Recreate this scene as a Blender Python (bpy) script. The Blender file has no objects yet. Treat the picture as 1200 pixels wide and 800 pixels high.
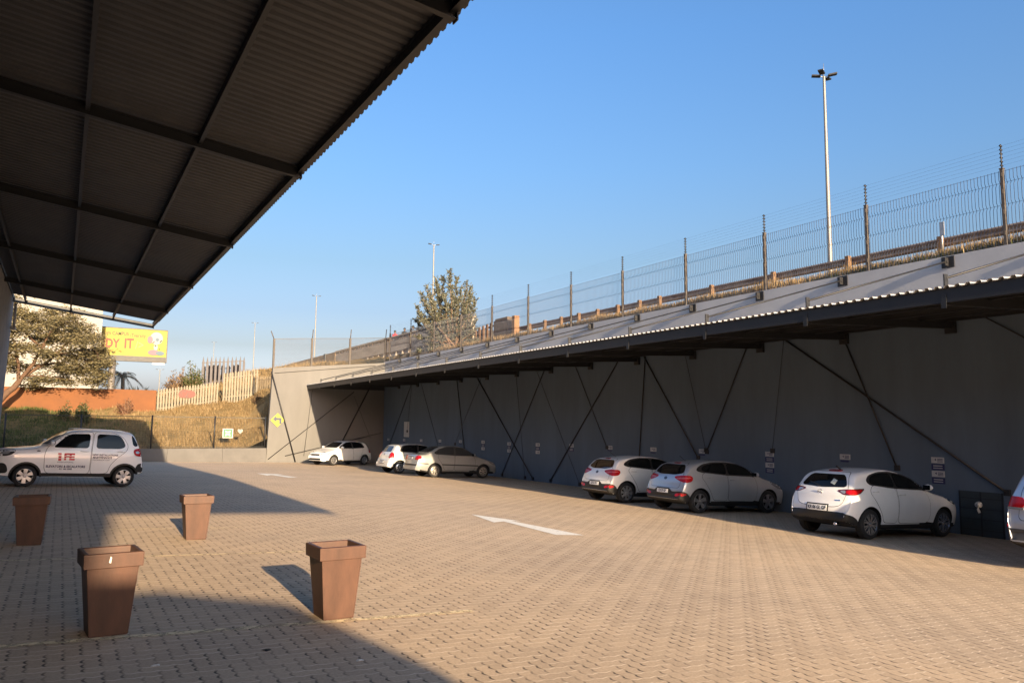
import bpy, bmesh, math, random
from math import radians, sin, cos, pi, sqrt, atan2
from mathutils import Vector, Matrix
from mathutils.bvhtree import BVHTree

SC = bpy.context.scene
COL = SC.collection
random.seed(7)

# ------------------------------------------------------------------ camera, sky, sun, exposure
F_PX, YAW, PITCH, ROLL, EYE = 925.0, radians(29.55), radians(6.15), radians(.52), 1.72
_fw = Vector((sin(YAW)*cos(PITCH), cos(YAW)*cos(PITCH), sin(PITCH)))
_r = Vector((cos(YAW), -sin(YAW), 0)); _u = _r.cross(_fw)
_right = _r*cos(ROLL) + _u*sin(ROLL); _up = _u*cos(ROLL) - _r*sin(ROLL)
cam = bpy.data.cameras.new('camera'); cam_ob = bpy.data.objects.new('camera', cam); COL.objects.link(cam_ob)
m = Matrix((_right, _up, -_fw)).transposed().to_4x4(); m.translation = (0, 0, EYE)
cam_ob.matrix_world = m
cam.sensor_fit = 'HORIZONTAL'; cam.sensor_width = 36.0; cam.lens = F_PX/1200*36
cam.clip_start = .05; cam.clip_end = 5000
SC.camera = cam_ob

SUN_TRAVEL = Vector((.068, 1.0, -.24)).normalized()
SUN_EL = math.asin(-SUN_TRAVEL.z)
to_sun = -SUN_TRAVEL
world = bpy.data.worlds.new('World'); SC.world = world; world.use_nodes = True
wn = world.node_tree; bg = wn.nodes['Background']
sky = wn.nodes.new('ShaderNodeTexSky'); sky.sky_type = 'NISHITA'; sky.sun_disc = False
sky.sun_elevation = SUN_EL
sky.sun_rotation = atan2(to_sun.x, to_sun.y)
sky.altitude = 0; sky.air_density = 1.0; sky.dust_density = 4.3; sky.ozone_density = 5.0
# hazy winter air: the band above the horizon is paler than the clear-sky model gives
wtc = wn.nodes.new('ShaderNodeTexCoord'); wsp = wn.nodes.new('ShaderNodeSeparateXYZ'); wmr = wn.nodes.new('ShaderNodeMapRange'); wmr.inputs['From Max'].default_value = .5
wrp = wn.nodes.new('ShaderNodeValToRGB'); wmx = wn.nodes.new('ShaderNodeMix'); wmx.data_type = 'RGBA'; wmx.blend_type = 'MULTIPLY'; wmx.inputs[0].default_value = 1
HAZE = ((0., (1.9, 1.5, 1.5)), (.10, (1.42, 1.02, .96)), (.19, (.83, .56, .46)), (.28, (.665, .482, .415)), (.4, (.59, .462, .375)), (.63, (.52, .495, .455)), (.92, (.475, .515, .515)))
for q, (pos, c) in enumerate(HAZE):
    e = wrp.color_ramp.elements[q] if q < 2 else wrp.color_ramp.elements.new(pos)
    e.position = pos; e.color = (*c, 1)
wn.links.new(wtc.outputs['Generated'], wsp.inputs[0]); wn.links.new(wsp.outputs[2], wmr.inputs['Value']); wn.links.new(wmr.outputs[0], wrp.inputs[0])
wn.links.new(sky.outputs[0], wmx.inputs[6]); wn.links.new(wrp.outputs[0], wmx.inputs[7]); wn.links.new(wmx.outputs[2], bg.inputs[0]); bg.inputs[1].default_value = .15
sun = bpy.data.lights.new('sun', 'SUN'); sun.energy = 3.2; sun.angle = radians(.53); sun.color = (1.0, .77, .50)
sun_ob = bpy.data.objects.new('sun', sun); COL.objects.link(sun_ob)
sun_ob.rotation_euler = SUN_TRAVEL.to_track_quat('-Z', 'Y').to_euler()
sun_ob.location = (-5, -60, 40)
SC.view_settings.view_transform = 'Standard'; SC.view_settings.look = 'None'
SC.view_settings.gamma = 1; SC.view_settings.use_curve_mapping = False
SC.view_settings.exposure = 2.1
SC.render.engine = 'CYCLES'
SC.cycles.max_bounces = 6; SC.cycles.diffuse_bounces = 4; SC.cycles.glossy_bounces = 3
SC.cycles.use_denoising = True

# ------------------------------------------------------------------ helpers
def at(px, py, Y=None, X=None, z=None):
    """world point on the sight line of a photo pixel at a given depth (photo 1200 x 800)"""
    dx, dy = px-600, py-400
    d = _fw*F_PX + _right*dx - _up*dy
    if Y is not None: t = Y/d.y
    elif X is not None: t = X/d.x
    else: t = (z-EYE)/d.z
    return Vector((0, 0, EYE)) + d*t

def sstep(a, b, v):
    t = min(1, max(0, (v-a)/(b-a))); return t*t*(3-2*t)

def ground_z(x, y):
    t = sstep(28, 50, y)
    return -.039*x*(1-t) + (-.40-.02*x)*t

MATS = {}
def mat(name, color, rough=.6, metal=0., var=.0, vscale=3., bump=0., bscale=30., coat=0., spec=.5, tint=None, stretch=None):
    if name in MATS: return MATS[name]
    mm = bpy.data.materials.new(name); mm.use_nodes = True
    n = mm.node_tree.nodes; l = mm.node_tree.links
    b = n['Principled BSDF']
    b.inputs['Base Color'].default_value = (*color, 1); b.inputs['Roughness'].default_value = rough
    b.inputs['Metallic'].default_value = metal; b.inputs['Coat Weight'].default_value = coat
    b.inputs['Coat Roughness'].default_value = .04
    b.inputs['Specular IOR Level'].default_value = spec
    if var or bump:
        tc = n.new('ShaderNodeTexCoord'); mp = n.new('ShaderNodeMapping'); l.new(tc.outputs['Object'], mp.inputs[0])
        if stretch: mp.inputs['Scale'].default_value = stretch
    if var:
        t = n.new('ShaderNodeTexNoise'); t.inputs['Scale'].default_value = vscale; t.inputs['Detail'].default_value = 7; t.inputs['Roughness'].default_value = .65
        l.new(mp.outputs[0], t.inputs['Vector'])
        r = n.new('ShaderNodeValToRGB'); l.new(t.outputs['Fac'], r.inputs[0])
        c2 = tint or color
        r.color_ramp.elements[0].position = .3; r.color_ramp.elements[1].position = .7
        r.color_ramp.elements[0].color = (*[c*(1-var) for c in c2], 1)
        r.color_ramp.elements[1].color = (*[min(1, c*(1+var*.6)) for c in color], 1)
        l.new(r.outputs[0], b.inputs['Base Color'])
        mr = n.new('ShaderNodeMapRange'); l.new(t.outputs['Fac'], mr.inputs[0])
        mr.inputs['To Min'].default_value = max(0, rough-.08); mr.inputs['To Max'].default_value = min(1, rough+.1)
        l.new(mr.outputs[0], b.inputs['Roughness'])
    if bump:
        t2 = n.new('ShaderNodeTexNoise'); t2.inputs['Scale'].default_value = bscale; t2.inputs['Detail'].default_value = 5
        l.new(mp.outputs[0], t2.inputs['Vector'])
        bp = n.new('ShaderNodeBump'); bp.inputs['Strength'].default_value = bump; bp.inputs['Distance'].default_value = .02
        l.new(t2.outputs['Fac'], bp.inputs['Height']); l.new(bp.outputs[0], b.inputs['Normal'])
    MATS[name] = mm
    return mm

def setp(o, label=None, cat=None, group=None, kind=None):
    if label: o['label'] = label
    if cat: o['category'] = cat
    if group: o['group'] = group
    if kind: o['kind'] = kind
    return o

def empty(name, loc=(0, 0, 0), rz=0, label=None, cat=None, group=None):
    o = bpy.data.objects.new(name, None); COL.objects.link(o)
    o.location = loc; o.rotation_euler = (0, 0, rz); o.empty_display_size = .2
    return setp(o, label, cat, group)

class MB:
    """collects shapes and links them as ONE mesh object"""
    def __init__(s): s.v = []; s.f = []; s.mi = []; s.sm = []
    def add(s, vs, fs, mi=0, smooth=False):
        o = len(s.v); s.v += [tuple(v) for v in vs]
        for f in fs: s.f.append([o+i for i in f]); s.mi.append(mi); s.sm.append(smooth)
        return s
    def box(s, a, b, mi=0, M=None):
        (x0, y0, z0), (x1, y1, z1) = a, b
        vs = [Vector(p) for p in ((x0,y0,z0),(x1,y0,z0),(x1,y1,z0),(x0,y1,z0),(x0,y0,z1),(x1,y0,z1),(x1,y1,z1),(x0,y1,z1))]
        if M: vs = [M @ v for v in vs]
        return s.add(vs, [(0,3,2,1),(4,5,6,7),(0,1,5,4),(1,2,6,5),(2,3,7,6),(3,0,4,7)], mi)
    def bar(s, p, q, w, h=None, mi=0, up=(0, 0, 1)):
        """rectangular bar from p to q"""
        p, q = Vector(p), Vector(q); h = h or w; d = (q-p).normalized(); up = Vector(up)
        if abs(d.dot(up)) > .98: up = Vector((0, 1, 0))
        a = d.cross(up).normalized()*w/2; b = a.cross(d).normalized()*h/2
        vs = [p-a-b, p+a-b, p+a+b, p-a+b, q-a-b, q+a-b, q+a+b, q-a+b]
        return s.add(vs, [(0,1,2,3),(7,6,5,4),(0,4,5,1),(1,5,6,2),(2,6,7,3),(3,7,4,0)], mi)
    def tube(s, pts, rad, n=8, mi=0, cap=True, smooth=True):
        pts = [Vector(p) for p in pts]; k = len(pts)
        if not isinstance(rad, (list, tuple)): rad = [rad]*k
        vs = []; fs = []
        for i, p in enumerate(pts):
            d = (pts[min(k-1, i+1)]-pts[max(0, i-1)]).normalized()
            up = Vector((0, 0, 1)) if abs(d.z) < .9 else Vector((0, 1, 0))
            a = d.cross(up).normalized(); b = a.cross(d).normalized()
            for j in range(n):
                t = 2*pi*j/n; vs.append(p + (a*cos(t)+b*sin(t))*rad[i])
        for i in range(k-1):
            for j in range(n):
                j2 = (j+1) % n; fs.append((i*n+j, i*n+j2, (i+1)*n+j2, (i+1)*n+j))
        s.add(vs, fs, mi, smooth)
        if cap:
            o = len(s.v)-k*n
            s.f.append([o+j for j in range(n)][::-1]); s.mi.append(mi); s.sm.append(False)
            s.f.append([o+(k-1)*n+j for j in range(n)]); s.mi.append(mi); s.sm.append(False)
        return s
    def lathe(s, prof, axis='x', n=28, mi=0, c=(0, 0, 0), smooth=True, closed=False):
        """prof: list of (a, r) along axis"""
        vs = []; fs = []; k = len(prof)
        for (a, r) in prof:
            for j in range(n):
                t = 2*pi*j/n
                p = (a, r*cos(t), r*sin(t)) if axis == 'x' else ((r*cos(t), r*sin(t), a) if axis == 'z' else (r*cos(t), a, r*sin(t)))
                vs.append(Vector(p)+Vector(c))
        for i in range(k if closed else k-1):
            for j in range(n):
                j2 = (j+1) % n; i2 = (i+1) % k; fs.append((i*n+j, i*n+j2, i2*n+j2, i2*n+j))
        return s.add(vs, fs, mi, smooth)
    def prism(s, poly, y0, y1, mi=0, plane='xz'):
        n = len(poly)
        def P(a, b, t): return (a, t, b) if plane == 'xz' else ((t, a, b) if plane == 'yz' else (a, b, t))
        vs = [P(a, b, y0) for a, b in poly] + [P(a, b, y1) for a, b in poly]
        fs = [list(range(n)), list(range(2*n-1, n-1, -1))] + [(i, i+n, (i+1) % n+n, (i+1) % n) for i in range(n)]
        return s.add(vs, fs, mi)
    def build(s, name, mats, parent=None, loc=None, fix=True, bevel=0, sharp=None):
        me = bpy.data.meshes.new(name); me.from_pydata(s.v, [], s.f)
        if not isinstance(mats, (list, tuple)): mats = [mats]
        for mm in mats: me.materials.append(mm)
        me.polygons.foreach_set('material_index', s.mi); me.polygons.foreach_set('use_smooth', s.sm)
        if fix or bevel:
            bm = bmesh.new(); bm.from_mesh(me)
            if fix: bmesh.ops.recalc_face_normals(bm, faces=bm.faces)
            if bevel:
                es = [e for e in bm.edges if len(e.link_faces) == 2 and e.calc_face_angle(0) > .6]
                bmesh.ops.bevel(bm, geom=es, offset=bevel, segments=2, affect='EDGES', profile=.6)
            bm.to_mesh(me); bm.free()
        if sharp: 
            for p in me.polygons: p.use_smooth = True
            me.set_sharp_from_angle(angle=radians(sharp))
        o = bpy.data.objects.new(name, me); COL.objects.link(o)
        if parent: o.parent = parent
        if loc: o.location = loc
        return o

def text_mesh(body, size, align='CENTER', extrude=0.0, squeeze=1.0, bold=0.0):
    c = bpy.data.curves.new('t', 'FONT'); c.body = body; c.size = size; c.align_x = align; c.align_y = 'CENTER'
    c.extrude = extrude; c.offset = bold; c.resolution_u = 3
    o = bpy.data.objects.new('t', c); COL.objects.link(o)
    dg = bpy.context.evaluated_depsgraph_get(); me = bpy.data.meshes.new_from_object(o.evaluated_get(dg))
    bpy.data.objects.remove(o); bpy.data.curves.remove(c)
    vs = [(v.co.x*squeeze, v.co.y, v.co.z) for v in me.vertices]; fs = [list(p.vertices) for p in me.polygons]
    bpy.data.meshes.remove(me)
    return vs, fs

def copy_tree(o, parent=None):
    c = o.copy(); COL.objects.link(c); c.parent = parent
    if parent: c.matrix_parent_inverse = o.matrix_parent_inverse.copy()
    for ch in o.children: copy_tree(ch, c)
    return c

# ------------------------------------------------------------------ materials
steel_dark = mat('dark_steel', (.014, .015, .018), .5, .0, .25, 6)
steel_black = mat('black_bracing_steel', (.012, .012, .014), .55)
galv = mat('galvanised_steel', (.42, .43, .44), .42, .75, .2, 8)
rusty_rail = mat('weathered_guardrail_steel', (.26, .20, .15), .55, .35, .35, 4, tint=(.2, .13, .09))
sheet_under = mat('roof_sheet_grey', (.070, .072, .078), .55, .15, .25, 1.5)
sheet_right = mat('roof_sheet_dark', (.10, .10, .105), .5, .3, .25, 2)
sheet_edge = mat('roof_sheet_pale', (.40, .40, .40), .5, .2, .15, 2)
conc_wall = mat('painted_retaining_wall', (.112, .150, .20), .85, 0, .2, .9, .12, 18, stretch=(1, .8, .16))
wall_sunlit = mat('sunlit_wall_tone', (.38, .385, .40), .85, 0, .12, .8, .12, 18)  # same wall above the canopy; its sunlight is put into this lighter colour
conc_end = mat('painted_end_wall', (.135, .131, .124), .85, 0, .16, .7, .12, 18, stretch=(1, 1, .4))
conc_left = mat('raw_plaster_wall', (.30, .29, .28), .85, 0, .25, 1.2, .2, 20)
conc_low = mat('low_wall_concrete', (.115, .11, .105), .85, 0, .18, 1.5, .15, 25)
conc_bridge = mat('bridge_concrete', (.46, .39, .31), .9, 0, .28, .8, .2, 12, stretch=(1, .35, 2))
conc_brown = mat('brown_stained_concrete', (.33, .235, .14), .9, 0, .28, .7, .2, 12)
orange_plaster = mat('orange_wall_plaster', (.158, .060, .020), .85, 0, .2, 1.2, .15, 20)
cream_plaster = mat('cream_plaster', (.27, .26, .235), .85, 0, .06, .4)
palis_cream = mat('cream_palisade_paint', (.20, .172, .122), .7, 0, .25, 3)
palis_grey = mat('grey_palisade_steel', (.075, .07, .075), .6, .3, .25, 3)
post_wood = mat('weathered_post', (.30, .24, .18), .75, .1, .35, 6)
black_plastic = mat('black_plastic', (.012, .012, .013), .5)
rubber = mat('tyre_rubber', (.016, .016, .017), .85, 0, .3, 20)
rim_alloy = mat('alloy_rim', (.62, .62, .64), .28, .85)
rim_dark = mat('dark_wheel_well', (.008, .008, .009), .9)
dark_chrome = mat('dark_chrome_badge', (.10, .10, .11), .3, .6)
chrome = mat('chrome_trim', (.8, .8, .82), .12, 1.)
glass = mat('tinted_car_glass', (.006, .007, .008), .04, 0, spec=.3)
glass_clear = mat('clear_car_glass', (.03, .033, .036), .04, 0, spec=.6)
lens_red = mat('red_lamp_lens', (.36, .006, .010), .2, 0, .25, 18, coat=.15, spec=.3)
lens_clear = mat('clear_lamp_lens', (.34, .35, .37), .10, .45, coat=.6)
plate_mat = mat('plate_white', (.74, .75, .76), .45)
ink_dark = mat('plate_ink', (.02, .03, .06), .5)
ink_red = mat('red_lettering', (.55, .012, .03), .5)
ink_navy = mat('navy_sign_paint', (.018, .022, .09), .5)
sign_white = mat('white_sign_paint', (.5, .5, .49), .5, 0, .08, 5)
paint_white_road = None
bark = mat('grey_brown_bark', (.20, .13, .085), .9, 0, .35, 8, .4, 25)
# ------------------------------------------------------------------ paving material
def paver_material():
    mm = bpy.data.materials.new('interlocking_pavers'); mm.use_nodes = True
    nt = mm.node_tree; n = nt.nodes; l = nt.links; b = n['Principled BSDF']
    def mth(op, a, c=None, d=None, clamp=False):
        x = n.new('ShaderNodeMath'); x.operation = op; x.use_clamp = clamp
        for i, v in enumerate((a, c, d)):
            if v is None: continue
            if isinstance(v, (int, float)): x.inputs[i].default_value = v
            else: l.new(v, x.inputs[i])
        return x.outputs[0]
    geo = n.new('ShaderNodeNewGeometry'); sp = n.new('ShaderNodeSeparateXYZ'); l.new(geo.outputs['Position'], sp.inputs[0])
    U = .119
    u0 = mth('DIVIDE', sp.outputs['X'], U); v0 = mth('DIVIDE', sp.outputs['Y'], U)
    # zigzag edges: push each axis by a triangle wave of the other
    tri = lambda t: mth('SUBTRACT', mth('PINGPONG', t, .5), .25)
    u = mth('MULTIPLY_ADD', tri(mth('MULTIPLY', v0, 1.0)), .34, u0)
    v = mth('MULTIPLY_ADD', tri(mth('MULTIPLY', u0, 1.0)), .34, v0)
    i = mth('FLOOR', u); j = mth('FLOOR', v); fu = mth('FRACT', u); fv = mth('FRACT', v)
    k = mth('FLOORED_MODULO', mth('ADD', mth('SUBTRACT', i, j), .01), 4.0)
    def isk(q): return mth('COMPARE', k, q+.01, .3)
    big = 9.0
    dl = mth('ADD', fu, mth('MULTIPLY', isk(1), big)); dr = mth('ADD', mth('SUBTRACT', 1.0, fu), mth('MULTIPLY', isk(0), big))
    db = mth('ADD', fv, mth('MULTIPLY', isk(2), big)); dt = mth('ADD', mth('SUBTRACT', 1.0, fv), mth('MULTIPLY', isk(3), big))
    dx = mth('MINIMUM', dl, dr); dy = mth('MINIMUM', db, dt); dm = mth('MINIMUM', dx, dy)
    def ramp(val, a, c, to0=0., to1=1.):
        r = n.new('ShaderNodeMapRange'); r.interpolation_type = 'SMOOTHSTEP'
        r.inputs['From Min'].default_value = a; r.inputs['From Max'].default_value = c
        r.inputs['To Min'].default_value = to0; r.inputs['To Max'].default_value = to1
        l.new(val, r.inputs['Value']); return r.outputs[0]
    def noise(scale, detail=6, vec=None, rough=.6):
        t = n.new('ShaderNodeTexNoise'); t.inputs['Scale'].default_value = scale; t.inputs['Detail'].default_value = detail; t.inputs['Roughness'].default_value = rough
        l.new(vec or geo.outputs['Position'], t.inputs['Vector']); return t.outputs['Fac']
    openj = ramp(noise(2.3, 3), .36, .62, .35, 1.0)          # how open the joints are, patch by patch
    crank = ramp(mth('PINGPONG', v0, .5), .12, .34, .38, 1.0)     # the cranked flanks of the zigzag gape widest
    jy = mth('MULTIPLY', mth('MULTIPLY', ramp(dx, .04, .115, 1, 0), openj), crank)      # joints running away from the camera
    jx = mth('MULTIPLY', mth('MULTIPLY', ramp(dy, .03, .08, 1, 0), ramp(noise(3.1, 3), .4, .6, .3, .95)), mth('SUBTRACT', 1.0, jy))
    joint = jy
    # brick-by-brick tone
    ci = mth('SUBTRACT', i, isk(1)); cj = mth('SUBTRACT', j, isk(2))
    cv = n.new('ShaderNodeCombineXYZ'); l.new(ci, cv.inputs[0]); l.new(cj, cv.inputs[1])
    wnz = n.new('ShaderNodeTexWhiteNoise'); wnz.noise_dimensions = '2D'; l.new(cv.outputs[0], wnz.inputs['Vector'])
    r1 = n.new('ShaderNodeValToRGB'); l.new(noise(.35, 6), r1.inputs[0])
    r1.color_ramp.elements[0].position = .3; r1.color_ramp.elements[1].position = .72
    r1.color_ramp.elements[0].color = (.44, .332, .232, 1); r1.color_ramp.elements[1].color = (.565, .42, .28, 1)
    e = r1.color_ramp.elements.new(.5); e.color = (.50, .376, .257, 1)
    tone = mth('MULTIPLY', ramp(wnz.outputs['Value'], 0, 1, .94, 1.05), ramp(noise(45, 4), .25, .75, .86, 1.1))
    stain = ramp(noise(1.3, 8, rough=.75), .60, .76, 1.0, .84)
    tone = mth('MULTIPLY', tone, stain)
    mix = n.new('ShaderNodeMix'); mix.data_type = 'RGBA'; mix.blend_type = 'MULTIPLY'; mix.inputs[0].default_value = 1
    cb = n.new('ShaderNodeCombineColor'); [l.new(tone, cb.inputs[q]) for q in range(3)]
    l.new(r1.outputs[0], mix.inputs[6]); l.new(cb.outputs[0], mix.inputs[7])
    mj = n.new('ShaderNodeMix'); mj.data_type = 'RGBA'; l.new(joint, mj.inputs[0]); l.new(mix.outputs[2], mj.inputs[6]); mj.inputs[7].default_value = (.082, .060, .042, 1)
    mk = n.new('ShaderNodeMix'); mk.data_type = 'RGBA'; l.new(jx, mk.inputs[0]); l.new(mj.outputs[2], mk.inputs[6]); mk.inputs[7].default_value = (.74, .60, .44, 1)   # sunlit chamfers of the cross joints, painted in as pale lines
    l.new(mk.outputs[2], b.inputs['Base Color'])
    b.inputs['Roughness'].default_value = .8; b.inputs['Specular IOR Level'].default_value = .3
    h = mth('ADD', ramp(dx, .0, .16, 0, 1), mth('MULTIPLY', noise(60, 4), .18))
    bp = n.new('ShaderNodeBump'); bp.inputs['Strength'].default_value = .35; bp.inputs['Distance'].default_value = .006
    l.new(h, bp.inputs['Height']); l.new(bp.outputs[0], b.inputs['Normal'])
    return mm
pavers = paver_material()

def worn_paint(name, color, amount, scale=14.):
    """road paint with holes worn through to the paving colour below"""
    mm = bpy.data.materials.new(name); mm.use_nodes = True
    n = mm.node_tree.nodes; l = mm.node_tree.links; b = n['Principled BSDF']
    b.inputs['Base Color'].default_value = (*color, 1); b.inputs['Roughness'].default_value = .75
    g = n.new('ShaderNodeNewGeometry'); t = n.new('ShaderNodeTexNoise'); t.inputs['Scale'].default_value = scale; t.inputs['Detail'].default_value = 8; t.inputs['Roughness'].default_value = .75
    l.new(g.outputs['Position'], t.inputs['Vector'])
    r = n.new('ShaderNodeMapRange'); r.inputs['From Min'].default_value = amount-.06; r.inputs['From Max'].default_value = amount+.06
    l.new(t.outputs['Fac'], r.inputs['Value']); l.new(r.outputs[0], b.inputs['Alpha'])
    return mm

def earth_material(name, c0, c1, c2, scale=.35):
    mm = bpy.data.materials.new(name); mm.use_nodes = True
    n = mm.node_tree.nodes; l = mm.node_tree.links; b = n['Principled BSDF']
    g = n.new('ShaderNodeNewGeometry')
    t = n.new('ShaderNodeTexNoise'); t.inputs['Scale'].default_value = scale; t.inputs['Detail'].default_value = 9; t.inputs['Roughness'].default_value = .7
    l.new(g.outputs['Position'], t.inputs['Vector'])
    r = n.new('ShaderNodeValToRGB'); l.new(t.outputs['Fac'], r.inputs[0])
    r.color_ramp.elements[0].position = .3; r.color_ramp.elements[1].position = .7
    r.color_ramp.elements[0].color = (*c0, 1); r.color_ramp.elements[1].color = (*c2, 1)
    e = r.color_ramp.elements.new(.5); e.color = (*c1, 1)
    l.new(r.outputs[0], b.inputs['Base Color']); b.inputs['Roughness'].default_value = .95; b.inputs['Specular IOR Level'].default_value = .1
    t2 = n.new('ShaderNodeTexNoise'); t2.inputs['Scale'].default_value = 6; t2.inputs['Detail'].default_value = 8
    l.new(g.outputs['Position'], t2.inputs['Vector'])
    bp = n.new('ShaderNodeBump'); bp.inputs['Strength'].default_value = .9; bp.inputs['Distance'].default_value = .12
    l.new(t2.outputs['Fac'], bp.inputs['Height']); l.new(bp.outputs[0], b.inputs['Normal'])
    return mm
earth = earth_material('dry_grass_earth', (.105, .074, .034), (.195, .135, .06), (.28, .20, .098))
asphalt = mat('asphalt', (.05, .05, .052), .9, 0, .2, 3)

# ------------------------------------------------------------------ the ground
XW, YE = 18.9, 50.8            # retaining wall face, end wall face
def grid_sheet(name, xs, ys, fz, material, kind='structure'):
    mb = MB(); nx = len(xs)
    mb.add([(x, y, fz(x, y)) for y in ys for x in xs],
           [(j*nx+i, j*nx+i+1, (j+1)*nx+i+1, (j+1)*nx+i) for j in range(len(ys)-1) for i in range(nx-1)], 0, True)
    o = mb.build(name, material, fix=False); o['kind'] = kind
    return o
def lin(a, b, n): return [a+(b-a)*i/(n-1) for i in range(n)]
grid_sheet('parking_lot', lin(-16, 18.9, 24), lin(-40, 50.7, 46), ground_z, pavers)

BX = [-60, -10, 0, 5.7, 10, 11.4, 13, 18.9, 24, 26]
BY = [50.85, 55, 60, 66, 75, 100, 140, 260]
BZ = [[.2, .2, .2, .2, .22, .9, 3.6, 5.9, 7.3, 7.9],
      [1.0, 1.0, 1.05, 1.1, 1.5, 2.0, 3.9, 6.0, 7.4, 7.9],
      [2.6, 2.6, 2.55, 2.6, 3.3, 3.5, 4.2, 6.1, 7.5, 7.9],
      [2.8, 2.8, 2.8, 3.2, 4.3, 4.6, 5.0, 6.8, 7.6, 7.9],
      [3, 3, 3, 3.6, 5.2, 5.6, 6.2, 7.3, 7.8, 7.9],
      [3, 3, 3, 4, 5.6, 6.0, 6.6, 7.5, 7.8, 7.9],
      [3, 3, 3, 4, 5.6, 6.0, 6.6, 7.5, 7.8, 7.9],
      [3, 3, 3, 4, 5.6, 6.0, 6.6, 7.5, 7.8, 7.9]]
def lump(x, y): return .09*sin(x*1.3+.7*y)+.06*sin(2.7*x-1.9*y)+.05*sin(.9*y*3+x)
def bank_z(x, y):
    if y < 50.85:      # verge on top of the retaining wall, up to the highway edge
        return 6.0+(min(24.6, max(XW, x))-XW)/5.7*1.2 + lump(x, y)*min(1, max(0, x-XW-.3))*.8
    i = max(k for k in range(len(BX)-1) if BX[k] <= max(-60, min(x, 25.99))); j = max(k for k in range(len(BY)-1) if BY[k] <= min(y, 259))
    a = min(1, max(0, (x-BX[i])/(BX[i+1]-BX[i]))); b = min(1, max(0, (y-BY[j])/(BY[j+1]-BY[j])))
    return (BZ[j][i]*(1-a)+BZ[j][i+1]*a)*(1-b)+(BZ[j+1][i]*(1-a)+BZ[j+1][i+1]*a)*b + lump(x, y)*min(1, (y-50.85)/2)
grid_sheet('embankment', lin(-60, 10, 60)+lin(10.4, 25.2, 38), lin(50.85, 62, 30)+lin(63, 90, 20)+lin(95, 260, 16), bank_z, earth)
grid_sheet('verge', lin(XW+.26, 25.0, 18), lin(-30, 50.84, 90), bank_z, earth)
grid_sheet('highway', lin(25.01, 44, 8), lin(-60, 420, 30), lambda x, y: 7.45, asphalt)
def far_z(x, y): return -1.2 if y < 240 else 2.5
grid_sheet('ground', lin(-900, 900, 60), lin(-700, 1500, 74), lambda x, y: -1.6 if (-62 < x < 46 and y < 262) or y < 55 else min(2.4, -1.6+(y-55)*.05), earth)

# ------------------------------------------------------------------ painted arrows and bay lines
def ground_strip(name, poly, material, lift=.005, label=None, cat=None, group=None):
    bm = bmesh.new(); f = bm.faces.new([bm.verts.new((x, y, 0)) for x, y in poly])
    for k in range(1, 12):
        y0 = min(p[1] for p in poly); y1 = max(p[1] for p in poly)
        bmesh.ops.bisect_plane(bm, geom=bm.faces[:]+bm.edges[:]+bm.verts[:], plane_co=(0, y0+(y1-y0)*k/12, 0), plane_no=(0, 1, 0))
    bmesh.ops.triangulate(bm, faces=bm.faces[:])
    for v in bm.verts: v.co.z = ground_z(v.co.x, v.co.y)+lift
    me = bpy.data.meshes.new(name); bm.to_mesh(me); bm.free(); me.materials.append(material)
    o = bpy.data.objects.new(name, me); COL.objects.link(o)
    if label: setp(o, label, cat, group)
    else: o['kind'] = 'structure'
    return o
def gpt(px, py):
    z = -.2
    for _ in range(12):
        p = at(px, py, z=z); z = ground_z(p.x, p.y)
    return (p.x, p.y)
paint_w = worn_paint('worn_white_paint', (.74, .71, .64), .36)
paint_y = worn_paint('faded_bay_line_paint', (.74, .60, .36), .47, 9)
def arrow(px_pts, label):
    return ground_strip('road_arrow', [gpt(*p) for p in px_pts], paint_w, label=label, cat='road marking', group='arrows painted on the paving')
arrow([(552.5, 602.5), (579, 612), (590.5, 610.8), (651, 626.5), (684.5, 627), (599, 610.2), (611, 610.6)], 'large white arrow painted on the sunlit paving in front of the parked hatchbacks')
arrow([(301, 554.5), (313, 557.0), (318, 556.3), (338, 559.3), (349, 559.2), (325, 556.1), (332, 555.6)], 'small distant white arrow painted on the paving before the grey end wall')
for (xa, xb, y, w) in ((-.9, 3.75, 7.36, .10), (-.8, 3.4, 11.75, .08), (-.8, 2.9, 14.85, .06), (-.6, 2.6, 18.9, .06)):
    ground_strip('bay_line', [(xa, y-w/2), (xb, y+.03-w/2), (xb, y+.03+w/2), (xa, y+w/2)], paint_y)

# ------------------------------------------------------------------ left building, its canopy, added shadow casters
def zc(x): return 6.06+(3.4-x)*.137      # underside of the left canopy frame
bld = empty('warehouse', (-2.2, 14, 0), label='plain grey plastered building with a tall wall under the big dark canopy', cat='building')
mb = MB()
mb.prism([(-14, -1.5), (-2.36, -1.5), (-2.10, 6.95), (-14, 6.95)], -44, 40.2)
o = mb.build('wall', conc_left, bld); o.matrix_parent_inverse = Matrix.Translation((2.2, -14, 0))
mb = MB(); mb.box((-14.2, -44.2, 6.953), (-2.06, 40.4, 7.08)); o = mb.build('roof', steel_dark, bld); o.matrix_parent_inverse = Matrix.Translation((2.2, -14, 0))
mb = MB(); mb.box((-9, -24, -1.4), (-1.80, -16.1, 9.6)); o = mb.build('shadow_tower', conc_left, bld); o.matrix_parent_inverse = Matrix.Translation((2.2, -14, 0))  # unseen tower added so its corner slants the left shadow edge
blocker = MB(); blocker.prism([(-1.9, -1.2), (1.95, -1.2), (1.85, 2.6), (1.5, 3.7), (.85, 4.36), (-.3, 4.64), (-1.9, 4.7)], -16, -10.2)  # unseen block, profile shaped to cast the rounded shadow on the near paving
setp(blocker.build('shadow_block', conc_left), 'unseen rounded grey block added behind the camera to cast the near shadow', 'building')

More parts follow.
